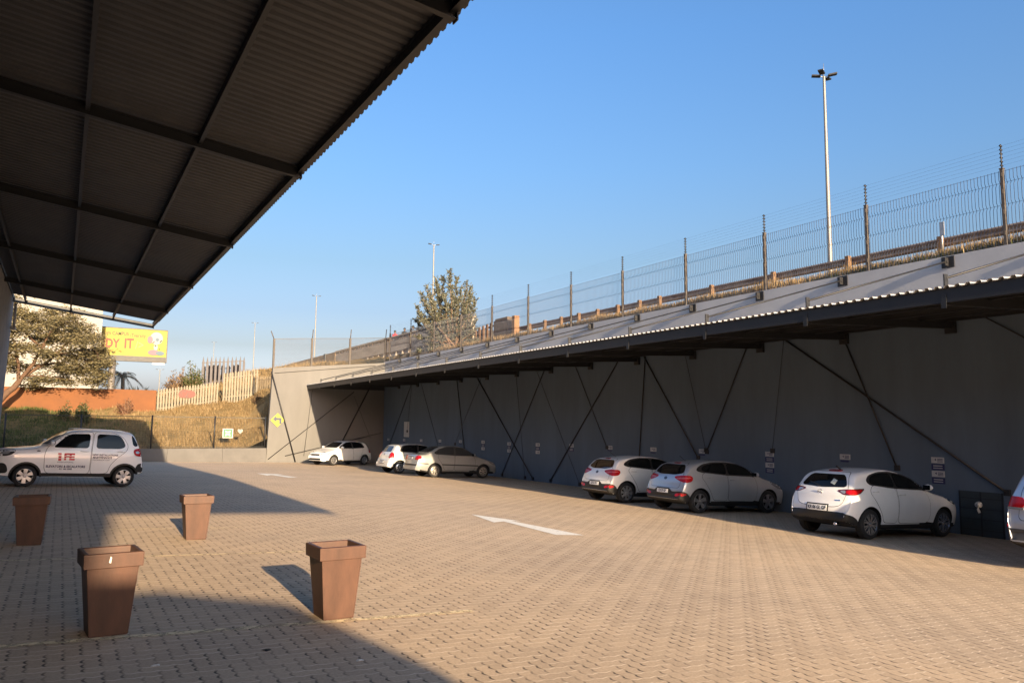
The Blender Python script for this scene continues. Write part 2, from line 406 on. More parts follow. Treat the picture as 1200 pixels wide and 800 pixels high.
can = empty('canopy', (-2.2, 14, 0), label='large dark sloping steel canopy fixed to the left building', cat='canopy')
def cadd(mb, name, m, **k):
    o = mb.build(name, m, can, **k); o.matrix_parent_inverse = Matrix.Translation((2.2, -14, 0)); return o
def corrugated(x0, z0, x1, z1, ya, yb, pitch=.19, depth=.036, thick=.002, nx=6, up=1):
    """trapezoid sheet, ribs across x, waves along y"""
    vs = []; fs = []; prof = []
    y = ya
    while y < yb-1e-4:
        prof += [(y, 0), (y+pitch*.42, 0), (y+pitch*.54, depth), (y+pitch*.86, depth)]; y += pitch
    prof.append((yb, 0)); k = len(prof)
    for i in range(nx+1):
        a = i/nx
        for (yy, dz) in prof: vs.append((x0+(x1-x0)*a, yy, z0+(z1-z0)*a+dz))
    for i in range(nx+1):
        a = i/nx
        for (yy, dz) in prof: vs.append((x0+(x1-x0)*a, yy, z0+(z1-z0)*a+dz+thick))
    N = k*(nx+1)
    for i in range(nx):
        for j in range(k-1):
            fs.append((i*k+j, (i+1)*k+j, (i+1)*k+j+1, i*k+j+1)); fs.append((N+i*k+j, N+i*k+j+1, N+(i+1)*k+j+1, N+(i+1)*k+j))
    for j in range(k-1):
        fs.append((j, j+1, N+j+1, N+j)); o = nx*k; fs.append((o+j, N+o+j, N+o+j+1, o+j+1))
    return vs, fs
YN, YF = -9.6, 38.4
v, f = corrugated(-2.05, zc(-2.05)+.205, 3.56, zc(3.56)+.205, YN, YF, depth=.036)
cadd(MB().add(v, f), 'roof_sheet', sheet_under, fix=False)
tri_ = [(3.5, YN), (-2.05, YN-2.35), (-2.05, YN)]  # unseen triangle added so the canopy shadow edge falls straight across the paving
cadd(MB().add([(x, y, zc(x)+.21) for x, y in tri_]+[(x, y, zc(x)+.25) for x, y in tri_], [(0, 1, 2), (5, 4, 3), (0, 3, 4, 1), (1, 4, 5, 2), (2, 5, 3, 0)]), 'shadow_sheet', sheet_under)
rafts = [-5.6, .75, 7.3, 13.6, 20.0, 26.8, 33.6, 39.2]
for y in rafts:        # I section rafters
    mb = MB(); a, b = (-2.1, y, zc(-2.1)+.06), (3.42, y, zc(3.42)+.06)
    mb.bar(a, b, .012, .17)
    for dz in (-.085, .085): mb.bar((a[0], y, a[2]+dz), (b[0], y, b[2]+dz), .085, .014)
    mb.box((3.4, y-.06, zc(3.4)-.05), (3.415, y+.06, zc(3.4)+.17))
    cadd(mb, 'rafter', steel_dark)
for x in (-1.62, .06, 1.72, 3.36):   # channel purlins
    mb = MB(); w = .035 if x < 3 else .06
    z = zc(x)+.12
    mb.box((x-.005, YN, z-.075), (x+.005, 39.2, z+.082)); mb.box((x-.03, YN, z-.085), (x+w, 39.2, z-.074)); mb.box((x-.03, YN, z+.070), (x+w, 39.2, z+.080))
    cadd(mb, 'purlin', steel_dark if x > 3 else steel_dark)
mb = MB(); mb.tube([(-1.93, 38.2, 6.6), (-1.93, 38.2, 5.55)], .05, 10); mb.box((-2.07, 38.0, 5.5), (-1.86, 38.4, 5.62))
cadd(mb, 'downpipe', sign_white)

# ------------------------------------------------------------------ retaining wall, its rods, brackets
K = XW/18.6
rw = empty('retaining_wall', (XW, 20, 0), label='long dark grey painted retaining wall crossed by steel bracing rods behind the parked cars', cat='wall')
def radd(mb, name, m, par=None, **k):
    o = mb.build(name, m, par or rw, **k)
    if par is None: o.matrix_parent_inverse = Matrix.Translation((-XW, -20, 0))
    return o
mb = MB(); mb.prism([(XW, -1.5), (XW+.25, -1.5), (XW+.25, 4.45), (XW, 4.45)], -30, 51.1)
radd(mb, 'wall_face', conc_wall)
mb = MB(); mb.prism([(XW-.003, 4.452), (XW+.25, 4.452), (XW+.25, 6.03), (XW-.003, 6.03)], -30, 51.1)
radd(mb, 'sunlit_wall_band', wall_sunlit)
def wpt(px, py, off=.035): return at(px, py, X=XW-off)
ROD_PX = [((881, 396), (828, 529), .05), ((900.7, 389.5), (1180, 577), .06), ((981, 382.5), (1051, 548), .05), ((750, 413), (818, 536), .055),
          ((757, 407), (748.5, 545), .05), ((731, 415), (645, 566), .055), ((669.5, 420), (711, 524), .035), ((641, 429), (588, 559), .045),
          ((626, 430), (679, 570), .02), ((555, 438), (624, 564), .06), ((534.5, 440), (545, 535), .05), ((492, 446), (514, 525), .03),
          ((484, 447), (455, 525), .045), ((800, 407), (827, 527), .018), ((920, 389), (905, 528), .018), ((604, 434), (615, 563), .02),
          ((565, 443), (533, 520), .02), ((483, 447), (477, 505), .02), ((1123, 361), (1205, 398), .035)]
for a, b, w in ROD_PX:
    p, q = wpt(*a), wpt(*b); q.z = max(q.z, -.62)
    mb = MB(); mb.tube([p+Vector((0, 0, .12)), q], w*.42, 8); mb.box((XW-.05, q.y-.07, q.z-.07), (XW-.002, q.y+.07, q.z+.07))
    radd(mb, 'bracing_rod', steel_black)
BY_W = [11.42+3.05*i for i in range(-3, 13)]
for y in BY_W:
    mb = MB(); mb.box((XW-.03, y-.16, 5.73), (XW-.002, y+.16, 6.01)); mb.box((XW-.16, y-.02, 5.77), (XW-.028, y+.02, 5.97)); mb.tube([(XW-.1, y-.05, 5.87), (XW-.1, y+.05, 5.87)], .035, 8)
    radd(mb, 'anchor_bracket', steel_black)

# ------------------------------------------------------------------ right canopy
rc = empty('carport_canopy', (XW-2, 20, 4.4), label='long low dark carport canopy hung on tie rods from the retaining wall', cat='canopy')
def rcadd(mb, name, m, **k):
    o = mb.build(name, m, rc, **k); o.matrix_parent_inverse = Matrix.Translation((2-XW, -20, -4.4)); return o
XC, ZCE = 13.66, 4.26
def zr(x): return ZCE+(x-XC)*.055
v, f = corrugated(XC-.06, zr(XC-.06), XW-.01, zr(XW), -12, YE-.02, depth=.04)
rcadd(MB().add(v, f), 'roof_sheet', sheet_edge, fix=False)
mb = MB(); 
mb.box((XC, -12, ZCE-.26), (XC+.012, YE-.03, ZCE-.012)); mb.box((XC+.012, -12, ZCE-.262), (XC+.1, YE-.03, ZCE-.25)); mb.box((XC+.012, -12, ZCE-.03), (XC+.1, YE-.03, ZCE-.014))
rcadd(mb, 'fascia_beam', steel_dark)
for x in (15.0, 16.3, 17.6, 18.6):
    mb = MB(); z = zr(x); mb.box((x-.006, -12, z-.17), (x+.006, YE-.03, z-.004)); mb.box((x-.03, -12, z-.182), (x+.06, YE-.03, z-.17))
    rcadd(mb, 'purlin', steel_black)
for y in BY_W:
    mb = MB(); mb.bar((XC+.02, y, ZCE-.22), (XW-.01, y, zr(XW)-.26), .1, .16); mb.box((XW-.09, y-.13, zr(XW)-.46), (XW-.004, y+.13, zr(XW)-.17))
    rcadd(mb, 'rafter', steel_black)
    mb = MB(); mb.box((XC+.03, y-.012, ZCE+.01), (XC+.14, y+.012, ZCE+.27)); mb.box((XC-.012, y-.05, ZCE-.36), (XC-.001, y+.05, ZCE-.1))
    rcadd(mb, 'lug', steel_dark)
    mb = MB(); mb.tube([(XC+.1, y, ZCE+.2), (XW-.1, y, 5.87)], .022, 7)
    rcadd(mb, 'tie_rod', steel_black)
mb = MB(); mb.box((XC+.0, YE-.028, ZCE-.2), (XW, YE-.005, ZCE+.08)); rcadd(mb, 'end_beam', steel_dark)

# ------------------------------------------------------------------ end wall and low wall with fence
ew = empty('end_wall', (15, YE, 0), label='sunlit pale end wall with thin dark rods and a yellow arrow sign', cat='wall')
def ewadd(mb, name, m, **k):
    o = mb.build(name, m, ew, **k); o.matrix_parent_inverse = Matrix.Translation((-15, -YE, 0)); return o
zl = at(320, 431, Y=YE).z; zrr = at(450, 425, Y=YE).z
xl0 = at(311, 541, Y=YE).x; xl1 = at(320, 431, Y=YE).x
mb = MB(); mb.prism([(xl0, -1.6), (XW-.002, -1.6), (XW-.002, zrr), (xl1, zl)], YE, YE+.3)
ewadd(mb, 'wall_face', conc_end)
for a, b, w in (((318, 435), (346, 541), .09), ((314, 538), (415, 459), .05), ((334, 534), (447, 507), .05), ((436, 449), (401, 517), .09), ((366, 457), (356, 534), .025), ((415, 464), (434, 513), .02), ((322, 437), (440, 428.5), .025)):
    p, q = at(*a, Y=YE-.04), at(*b, Y=YE-.04)
    ewadd(MB().tube([p, q], w/2, 8), 'bracing_rod', steel_black)

lw = empty('low_wall', (4, YE, 0), label='low concrete wall under the dark wire fence at the far end', cat='wall')
mb = MB()
for xa, xb in ((-16, -2.0), (-1.99, 1.6), (1.61, 5.5), (5.51, 8.6), (8.61, xl0-.01)): mb.box((xa, YE-.2, -1.6), (xb, YE+.02, .26-.012*xa*0))
o = mb.build('wall_face', conc_low, lw, bevel=.008); o.matrix_parent_inverse = Matrix.Translation((-4, -YE, 0))
fn = empty('wire_fence', (4, YE-.1, .25), label='dark wire mesh fence standing on the low concrete wall', cat='fence')
def fadd(mb, name, m, par, org, **k):
    o = mb.build(name, m, par, **k); o.matrix_parent_inverse = Matrix.Translation(-Vector(org)); return o
pxs = [-14, -9.9, -6.2, -2.62, .98, 4.62, 8.1, xl0-.12]
for x in pxs: fadd(MB().tube([(x, YE-.1, .255), (x, YE-.1, 2.2)], .045, 8), 'post', steel_dark, fn, (4, YE-.1, .25))
mesh_dark = mat('dark_fence_wire', (.03, .032, .03), .6)
for x0, x1 in zip(pxs, pxs[1:]):
    mb = MB(); y = YE-.1
    mb.bar((x0, y, 2.12), (x1, y, 2.12), .035); mb.bar((x0, y, .34), (x1, y, .34), .02)
    nx = int((x1-x0)/.15)
    for i in range(nx+1):
        x = x0+(x1-x0)*i/nx; mb.bar((x, y, .3), (x, y, 2.12), .006)
    for z in lin(.4, 2.05, 14): mb.bar((x0, y+.004, z), (x1, y+.004, z), .006)
    fadd(mb, 'mesh_panel', mesh_dark, fn, (4, YE-.1, .25))
# ------------------------------------------------------------------ security fence on top of the wall
FX = XW+.15
sf = empty('security_fence', (FX, 20, 6), label='tall grey security mesh fence with electric wires on top of the retaining wall', cat='fence')
ORG = (FX, 20, 6)
wire_grey = mat('fence_wire_grey', (.07, .08, .11), .5, .2)
post_mat = mat('fence_post_paint', (.085, .072, .062), .7, .2, .4, 9)
FY = [10.1+3.66*i for i in range(-4, 12)]
insul = mat('insulator_white', (.55, .55, .52), .4)
for y in FY:
    mb = MB(); mb.box((FX-.04, y-.036, 6.02), (FX+.04, y+.036, 7.9)); mb.box((FX-.05, y-.046, 7.89), (FX+.05, y+.046, 7.915))
    for z in (6.3, 6.8, 7.3, 7.7): mb.box((FX-.055, y-.02, z), (FX-.039, y+.02, z+.1))
    p = fadd(mb, 'post', post_mat, sf, ORG)
    mb = MB(); mb.tube([(FX, y, 7.9), (FX, y, 8.5)], .016, 6)
    for z in lin(7.98, 8.46, 6): mb.tube([(FX-.045, y, z), (FX+.045, y, z)], .02, 6)
    o = mb.build('insulator_rod', black_plastic, p)
for k, (y0, y1) in enumerate(zip(FY, FY[1:])):
    mb = MB(); n = 44
    lev = [6.08, 6.42, 6.5, 6.58, 6.95, 7.03, 7.11, 7.48, 7.56, 7.64, 7.86]
    off = [0, 0, .05, 0, 0, .05, 0, 0, .05, 0, 0]
    for i in range(1, n):
        y = y0+(y1-y0)*i/n
        for a in range(len(lev)-1): mb.bar((FX+off[a], y, lev[a]), (FX+off[a+1], y, lev[a+1]), .0085)
    for z in (6.10, 6.50, 7.03, 7.56, 7.84): mb.bar((FX+.006, y0, z), (FX+.006, y1, z), .006)
    fadd(mb, 'mesh_panel', wire_grey, sf, ORG, fix=False)
mb = MB()
for z in lin(7.98, 8.46, 6): mb.bar((FX, FY[0], z), (FX, FY[-1], z), .0024)
fadd(mb, 'electric_wire', wire_grey, sf, ORG, fix=False)

corner_wire = mat('corner_fence_wire', (.045, .048, .055), .5, .2)
ef = empty('corner_fence', (14, 51.3, 5.5), label='see-through wire fence with slanted arms above the pale end wall', cat='fence')
ORG2 = (14, 51.3, 5.5)
pp = [at(321.5, 397, Y=51.3), at(366, 396.5, Y=51.3), at(410.6, 396.5, Y=51.3), at(452, 396, Y=51.3)]
for i, p in enumerate(pp):
    mb = MB(); mb.box((p.x-.06, 51.24, 4.6), (p.x+.06, 51.36, p.z)); tip = (p.x-.22, 51.3, p.z+.5) if i == 0 else (p.x+.05, 51.3, p.z+.6)
    mb.tube([(p.x, 51.3, p.z-.05), tip], .03, 6); fadd(mb, 'post', post_mat, ef, ORG2)
for a, b in zip(pp, pp[1:]):
    mb = MB()
    for i in range(1, 38):
        t = i/38; x = a.x+(b.x-a.x)*t; z = a.z+(b.z-a.z)*t; mb.bar((x, 51.3, 4.9), (x, 51.3, z), .008)
    for i in range(27):
        t = i/26; mb.bar((a.x, 51.3, 5.1+(a.z-5.1)*t), (b.x, 51.3, 5.1+(b.z-5.1)*t), .007 if i < 26 else .035)
    fadd(mb, 'mesh_panel', corner_wire, ef, ORG2, fix=False)

# ------------------------------------------------------------------ guardrail
GX = 24.3
gr = empty('guardrail', (GX, 20, 7.4), label='weathered steel guardrail on short timber posts along the highway edge', cat='guardrail')
ORG3 = (GX, 20, 7.4)
gy = [14.9+3.45*i for i in range(-9, 5)]+[30.2+1.75*i for i in range(0, 8)]
post_brown = mat('guardrail_timber', (.16, .095, .05), .85, 0, .3, 5)
for y in gy:
    mb = MB(); mb.box((GX-.10, y-.075, 6.4), (GX+.07, y+.075, 7.93)); fadd(mb, 'post', post_brown, gr, ORG3, bevel=.008)
mb = MB(); prof = [(0, 7.60), (-.05, 7.63), (-.07, 7.68), (-.02, 7.73), (-.02, 7.78), (-.07, 7.83), (-.05, 7.88), (0, 7.91)]
gx = GX+.16
vs = []; ys = lin(-17, 43.6, 40)
for y in ys: vs += [(gx+a, y, z) for a, z in prof]+[(gx+a+.004, y, z) for a, z in prof]
n2 = 2*len(prof); n1 = len(prof); fs = []
for i in range(len(ys)-1):
    for j in range(n1-1):
        a = i*n2+j; fs += [(a, a+1, a+n2+1, a+n2), (a+n1, a+n1+n2, a+n1+n2+1, a+n1+1)]
mb.add(vs, fs, 0, True); fadd(mb, 'rail', rusty_rail, gr, ORG3)
mk = MB(); p = at(1104, 282, X=23.2); mk.tube([(23.2, p.y, 7.1), (23.2, p.y, at(1104, 264, X=23.2).z)], .03, 6); q = at(1104, 264, X=23.2); mk.box((23.17, q.y-.07, q.z-.32), (23.2, q.y+.07, q.z+.1))
setp(mk.build('marker_post', galv), 'thin grey kilometre marker post standing by the guardrail near the frame edge', 'marker post')

# ------------------------------------------------------------------ slatted fence, bridge parapet, walkway, people
sl = empty('slat_fence', (24, 46, 7.4), label='orange timber slat fence joining the guardrail end to the bridge parapet', cat='fence')
ORG4 = (24, 46, 7.4)
slat_m = mat('orange_timber_slat', (.24, .13, .06), .8, 0, .3, 3)
mb = MB()
for i in range(22):
    t = i/21; y = 44.3+t*9.5; x = 23.95-t*1.1; top = 8.45-t*1.15
    mb.box((x-.05, y, 6.4), (x, y+.26, top), M=None)
fadd(mb, 'slats', slat_m, sl, ORG4)
mb = MB(); mb.bar((24.02, 44.3, 8.25), (22.95, 53.6, 7.1), .06, .1); mb.bar((24.02, 44.3, 7.4), (22.95, 53.6, 6.7), .06, .1); fadd(mb, 'rail', post_brown, sl, ORG4)
mb = MB(); mb.box((23.8, 42.6, 6.6), (24.15, 44.2, 8.55)); fadd(mb, 'end_block', mat('dark_timber', (.13, .10, .075), .85, 0, .3, 4), sl, ORG4, bevel=.02)
mb = MB(); mb.box((23.75, 41.6, 6.6), (24.1, 41.95, 8.5)); fadd(mb, 'end_post', slat_m, sl, ORG4, bevel=.02)

bp = empty('bridge_parapet', (24, 70, 8), label='grey concrete highway parapet with a slotted top rail beyond the end wall', cat='parapet')
ORG5 = (24, 70, 8)
mb = MB(); mb.box((24.0, 48, 5.5), (24.3, 79, 8.82)); mb.box((23.9, 48, 7.9), (24.001, 79, 8.0))
for y in lin(49, 78.6, 22): mb.prism([(23.55, 6.6), (24.001, 6.6), (24.001, 7.89), (23.93, 7.89)], y, y+.25)
fadd(mb, 'wall_face', conc_bridge, bp, ORG5)
mb = MB()
for y in lin(48, 78.7, 33):
    mb = MB(); mb.box((24.05, y, 8.815), (24.25, y+.45, 9.08)); fadd(mb, 'baluster', conc_bridge, bp, ORG5)
mb = MB(); mb.box((23.97, 48, 9.08), (24.33, 79, 9.24)); fadd(mb, 'top_rail', conc_bridge, bp, ORG5, bevel=.02)
ww = empty('wing_wall', (24, 100, 7), label='long brown stained wing wall sloping away from the bridge parapet', cat='wall')
mb = MB()
y = 79.02
while y < 180:
    ztop = 9.15-.1*sstep(79, 120, y); mb.box((23.95+.03*random.random(), y, 4.5), (24.3, y+3.0, ztop-.0*random.random())); y += 3.02
o = mb.build('wall_face', conc_brown, ww); o.matrix_parent_inverse = Matrix.Translation((-24, -100, -7))
mb = MB(); mb.box((23.86, 82.2, 7.2), (24.36, 82.7, 9.2)); o = mb.build('pier', steel_dark, ww); o.matrix_parent_inverse = Matrix.Translation((-24, -100, -7))
walk = MB(); walk.box((24.32, 47, 7.3), (26.2, 180, 8.2)); setp(walk.build('pavement', asphalt), kind='structure')

skin = mat('brown_skin', (.13, .065, .04), .6)
def person(x, y, z, shirt, trousers, label, rz=0., stride=.18, h=1.0):
    """one continuous body grown over a walking skeleton; hair and clothing colour by height"""
    J = [((0, 0, .95), .135), ((0, 0, 1.12), .13), ((0, 0, 1.32), .155), ((0, 0, 1.46), .075), ((0, .01, 1.53), .06), ((0, .025, 1.64), .10), ((0, .02, 1.74), .075),
         ((-.2, 0, 1.40), .065), ((-.26, -.08, 1.14), .05), ((-.25, .04, .92), .04), ((-.25, .07, .83), .035),
         ((.2, 0, 1.40), .065), ((.26, .08, 1.14), .05), ((.25, .16, .93), .04), ((.25, .19, .84), .035),
         ((-.1, 0, .9), .1), ((-.1, stride*.6, .5), .075), ((-.1, stride*.9, .09), .05), ((-.1, stride*.9+.17, .04), .04),
         ((.1, 0, .9), .1), ((.1, -stride*.3, .5), .075), ((.1, -stride*1.4, .11), .05), ((.1, -stride*1.4+.16, .05), .04)]
    E = [(0,1),(1,2),(2,3),(3,4),(4,5),(5,6),(2,7),(7,8),(8,9),(9,10),(2,11),(11,12),(12,13),(13,14),(0,15),(15,16),(16,17),(17,18),(0,19),(19,20),(20,21),(21,22)]
    me = bpy.data.meshes.new('person'); me.from_pydata([j[0] for j in J], E, []); ob = bpy.data.objects.new('person', me); COL.objects.link(ob)
    md = ob.modifiers.new('s', 'SKIN')
    for v, j in zip(me.skin_vertices[0].data, J): v.radius = (j[1], j[1]*.85)
    me.skin_vertices[0].data[0].use_root = True
    ob.modifiers.new('u', 'SUBSURF').levels = 2
    dg = bpy.context.evaluated_depsgraph_get(); m2 = bpy.data.meshes.new_from_object(ob.evaluated_get(dg))
    bpy.data.objects.remove(ob)
    for mm in (skin, shirt, trousers, black_plastic): m2.materials.append(mm)
    for p in m2.polygons:
        c = p.center; p.use_smooth = True
        if c.z > 1.485: p.material_index = 0
        elif c.z < .1: p.material_index = 3
        elif c.z < .98 and abs(c.x) < .2: p.material_index = 2
        elif c.z < 1.12 and abs(c.x) > .2: p.material_index = 0
        else: p.material_index = 1
    o = bpy.data.objects.new('person', m2); COL.objects.link(o); o.location = (x, y, z); o.rotation_euler = (0, 0, rz); o.scale = (h, h, h)
    setp(o, label, 'person', 'people walking along the bridge')
    mb = MB(); mb.lathe([(-.02, .1), (.04, .108), (.09, .09), (.125, .05), (.135, .002)], 'z', 14, c=(0, .01, 1.655)); hair = mb.build('hair', black_plastic, o)
    return o
cloth = lambda n, c: mat(n, c, .9)
for px, shirt, tr, lab in ((463, cloth('red_shirt', (.55, .03, .04)), cloth('dark_trousers', (.03, .03, .04)), 'person in a red top walking along the bridge parapet'),
                           (474, cloth('black_shirt', (.03, .032, .035)), cloth('grey_trousers', (.08, .08, .09)), 'person in dark clothes walking just ahead of the red top on the bridge'),
                           (484, cloth('slate_shirt', (.06, .08, .11)), cloth('dark_trousers', (.03, .03, .04)), 'person in slate blue clothes on the bridge beside the leafy tree')):
    p = at(px, 392, X=24.9); person(24.9, p.y, 8.2, shirt, tr, lab, rz=0.1 if px != 474 else 3.1)

# ------------------------------------------------------------------ highway lamps
def lamp(px, ptop, X, label, heads=2, hz=7.4, w=1.0, Y=None):
    p = at(px, ptop, X=X) if Y is None else at(px, ptop, Y=Y); X, y, H = p.x, p.y, p.z-hz
    e = empty('street_lamp', (X, y, hz), 0, label, 'street lamp', 'tall highway lamps')
    MB().lathe([(0, .125), (.5, .12), (H-.4, .062), (H, .062)], 'z', 12).build('pole', mat('lamp_pole_galvanised', (.20, .195, .185), .5, .35, .12, 3), e, sharp=40)
    MB().tube([(0, 0, H), (0, 0, H+1.0*w)], .018*w, 6).build('spike', galv, e)
    offs = ([(-.75, -.35), (-.45, .45), (.5, -.5), (.85, .3)] if heads == 4 else [(-1.0, 0), (1.0, 0)])
    for dx, dy in offs:
        mb = MB(); mb.tube([(0, 0, H-.05), (dx*.6*w, dy*.6*w, H+.06)], .035*w, 6); mb.build('arm', galv, e)
        mb = MB(); a = atan2(dy, dx); M = Matrix.Translation((dx*w*.8, dy*w*.8, H+.06)) @ Matrix.Rotation(a, 4, 'Z') @ Matrix.Rotation(radians(-8), 4, 'Y')
        mb.box((-.28*w, -.19*w, -.05*w), (.34*w, .19*w, .05*w), M=M); mb.box((-.24*w, -.16*w, -.065*w), (.3*w, .16*w, -.048*w), M=M)
        mb.build('lamp_head', steel_dark, e, bevel=.015*w)
lamp(965.5, 90, 31.1, 'tallest looking lamp with four heads rising behind the security fence', 4, w=.66)
lamp(508.5, 287, 33, 'two headed lamp rising just behind the leafy tree', w=.55)
lamp(371, 347, 33, 'pale two headed lamp behind the corner fence above the end wall', w=.6)
lamp(299, 378.5, 33, 'faint far two headed lamp left of the corner fence', w=.6)
lamp(187.5, 433, 0, 'tiny far lamp below the small white sign of the billboard', w=.6, hz=2.4, Y=150)
lamp(251, 401, 33, 'faintest thin lamp above the dark spiked fence', w=.6, Y=230)

# ------------------------------------------------------------------ orange wall, palisades, spiked fence
ow = empty('orange_wall', (0, 60, 2), label='orange plastered boundary wall at the top of the grassy bank', cat='wall')
mb = MB()
for xa, xb in ((-40, -9), (-9.0, -4.6), (-4.59, -1.4), (-1.39, 1.9), (1.91, 5.64)): mb.box((xa+.005, 60, .5), (xb-.005, 60.22, 3.98+.04*random.random()))
for x in (-4.6, -1.4, 1.9): mb.box((x-.02, 59.985, .5), (x+.02, 60.0, 3.95))
o = mb.build('wall_face', orange_plaster, ow); o.matrix_parent_inverse = Matrix.Translation((0, -60, -2))

def palisade(name, label, pts, m, width, pitch, group, spike=.12, thick=.03, y=60., lean=0.):
    """pts: (x, zbottom, ztop) stations"""
    e = empty(name, (pts[0][0], y, pts[0][1]), 0, label, 'fence', group); L = Vector((pts[0][0], y, pts[0][1]))
    def val(x, k):
        for a, b in zip(pts, pts[1:]):
            if a[0] <= x <= b[0]+1e-6:
                t = (x-a[0])/(b[0]-a[0]); return a[k]+(b[k]-a[k])*t
        return pts[-1][k]
    mb = MB(); x = pts[0][0]
    while x < pts[-1][0]-width*.5:
        zb, zt = val(x, 1), val(x, 2)+random.uniform(-.03, .03); l = random.uniform(-.015, .015)
        mb.prism([(x, zb), (x+width, zb), (x+width+l, zt-spike), (x+width/2+l, zt), (x+l, zt-spike)], y, y+thick); x += pitch
    o = mb.build('pickets', m, e); o.matrix_parent_inverse = Matrix.Translation(-L)
    mb = MB()
    for f in (.2, .82):
        for a, b in zip(pts, pts[1:]): mb.bar((a[0], y+thick+.03, a[1]+(a[2]-a[1])*f), (b[0], y+thick+.03, b[1]+(b[2]-b[1])*f), .05, .06)
    o = mb.build('rails', m, e); o.matrix_parent_inverse = Matrix.Translation(-L)
    return e, L
pe, pl_ = palisade('palisade_fence', 'long cream picket fence stepping up the bank beside the orange wall', [(5.7, 2.4, 4.12), (7.4, 2.6, 4.38), (9.75, 3.1, 4.8)], palis_cream, .12, .185, 'cream picket fences')
mb = MB(); p = at(218, 461, Y=59.96)
bm_pts = [(p.x+.62*cos(t)*(.75+.35*random.random()), p.z+.36*sin(t)*(.75+.4*random.random())) for t in lin(0, 2*pi*13/14, 14)]
mb.prism(bm_pts, 59.955, 59.985); o = mb.build('painted_patch', mat('faded_red_paint', (.17, .05, .04), .8, 0, .5, 6, tint=(.2, .15, .13)), pe); o.matrix_parent_inverse = Matrix.Translation(-pl_)
palisade('palisade_fence', 'taller cream picket gate section at the top of the bank', [(10.0, 3.2, 5.42), (12.45, 3.45, 5.82)], palis_cream, .125, .19, 'cream picket fences', y=59.8)
palisade('palisade_fence', 'dull cream picket fence between the tall section and the end wall', [(12.5, 3.3, 5.3), (14.6, 3.7, 5.5)], mat('dull_cream_paint', (.15, .115, .07), .8, 0, .3, 3), .13, .17, 'cream picket fences', y=60.4)
a, b = at(237, 424, Y=70), at(287, 427, Y=70); 
palisade('spiked_fence', 'dark grey spiked steel fence on the rise behind the cream picket fence', [(a.x, 4.4, a.z+.45), (b.x, 5.4, b.z+.7)], palis_grey, .17, .33, None, spike=.5, thick=.06, y=70)
palisade('spiked_fence', 'second row of the dark spiked fence seen through the first', [(a.x+.2, 4.4, a.z-.15), (b.x-.1, 5.4, b.z+.1)], mat('brown_grey_steel', (.05, .045, .045), .7, .2, .3, 3), .30, .40, None, spike=.12, thick=.05, y=71.5)

# ------------------------------------------------------------------ cream building, billboard, far hill
cb = empty('cream_building', (-10, 80, 2.5), label='big blank cream building half hidden behind the spreading tree', cat='building')
xr = at(118.5, 400, Y=80).x
MB().box((-32, 80, 0), (xr, 100, 15.4)).build('wall', cream_plaster, cb).matrix_parent_inverse = Matrix.Translation((10, -80, -2.5))
MB().box((-32.2, 79.8, 15.41), (xr+.05, 100.2, 15.8)).build('roof', conc_low, cb).matrix_parent_inverse = Matrix.Translation((10, -80, -2.5))

YB = 90.
b0, b1 = at(118, 383, Y=YB), at(194.5, 419, Y=YB)
bb = empty('billboard', (4, YB, 2.6), label='yellow advertising billboard on a thick dark post beyond the orange wall', cat='billboard')
def badd(mb, name, m, par=None, **k):
    o = mb.build(name, m, par or bb, **k)
    if par is None: o.matrix_parent_inverse = Matrix.Translation((-4, -YB, -2.6))
    return o
zt, zb_ = b0.z, b1.z; xlft, xrgt = -3.4, b1.x
yellow = mat('billboard_yellow', (.24, .20, .012), .6)
panel = badd(MB().box((xlft, YB, zb_), (xrgt, YB+.25, zt)), 'advert_panel', yellow)
fr = MB(); fr.box((xlft-.06, YB-.05, zt), (xrgt+.06, YB+.3, zt+.07)); fr.box((xlft-.06, YB-.25, zb_-.55), (xrgt+.06, YB+.3, zb_-.002)); fr.box((xrgt+.001, YB-.05, zb_), (xrgt+.08, YB+.3, zt))
badd(fr, 'frame', steel_dark)
ps = MB(); q = at(131.5, 430, Y=YB); ps.lathe([(1.0, .36), (zb_-.55, .33)], 'z', 14, c=(q.x, YB+.1, 0)); badd(ps, 'post', mat('billboard_post', (.14, .13, .125), .6, .3), sharp=40)
s0, s1 = at(178.5, 421.5, Y=YB), at(192.5, 427.5, Y=YB); badd(MB().box((s0.x, YB-.1, s1.z), (s1.x, YB, s0.z)), 'small_sign', sign_white)
def btext(body, px0, px1, py, cap, m, name, bold=0.):
    """lettering fitted between two photo columns; cap = capital height in metres"""
    vs, fs = text_mesh(body, 1., 'LEFT', .0, 1., bold); xa, xb = min(v[0] for v in vs), max(v[0] for v in vs)
    a, b = at(px0, py, Y=YB-.015), at(px1, py, Y=YB-.015); sx = (b.x-a.x)/(xb-xa); sz = cap/.70
    badd(MB().add([(a.x+(x-xa)*sx, a.y, a.z+y*sz) for x, y, z in vs], fs), name, m, panel, fix=False)
ink_grey = mat('billboard_ink', (.02, .018, .01), .6)
btext('Belgium', 110.5, 130, 388.8, .42, ink_grey, 'lettering', .008); btext('CAMPUS', 131.7, 151, 390.3, .36, ink_grey, 'lettering', .015); btext('iTversity', 153, 171, 392.8, .40, ink_grey, 'lettering', .006)
ink_orange = mat('billboard_red', (.20, .018, .008), .6)
btext('STUDY', 102.5, 140.5, 400.8, .86, ink_orange, 'lettering', .03); btext('IT', 146, 156.8, 402.6, .98, ink_orange, 'lettering', .03)
btext('/>', 158.5, 168, 404.5, .8, mat('billboard_pale', (.21, .18, .08), .6), 'lettering')
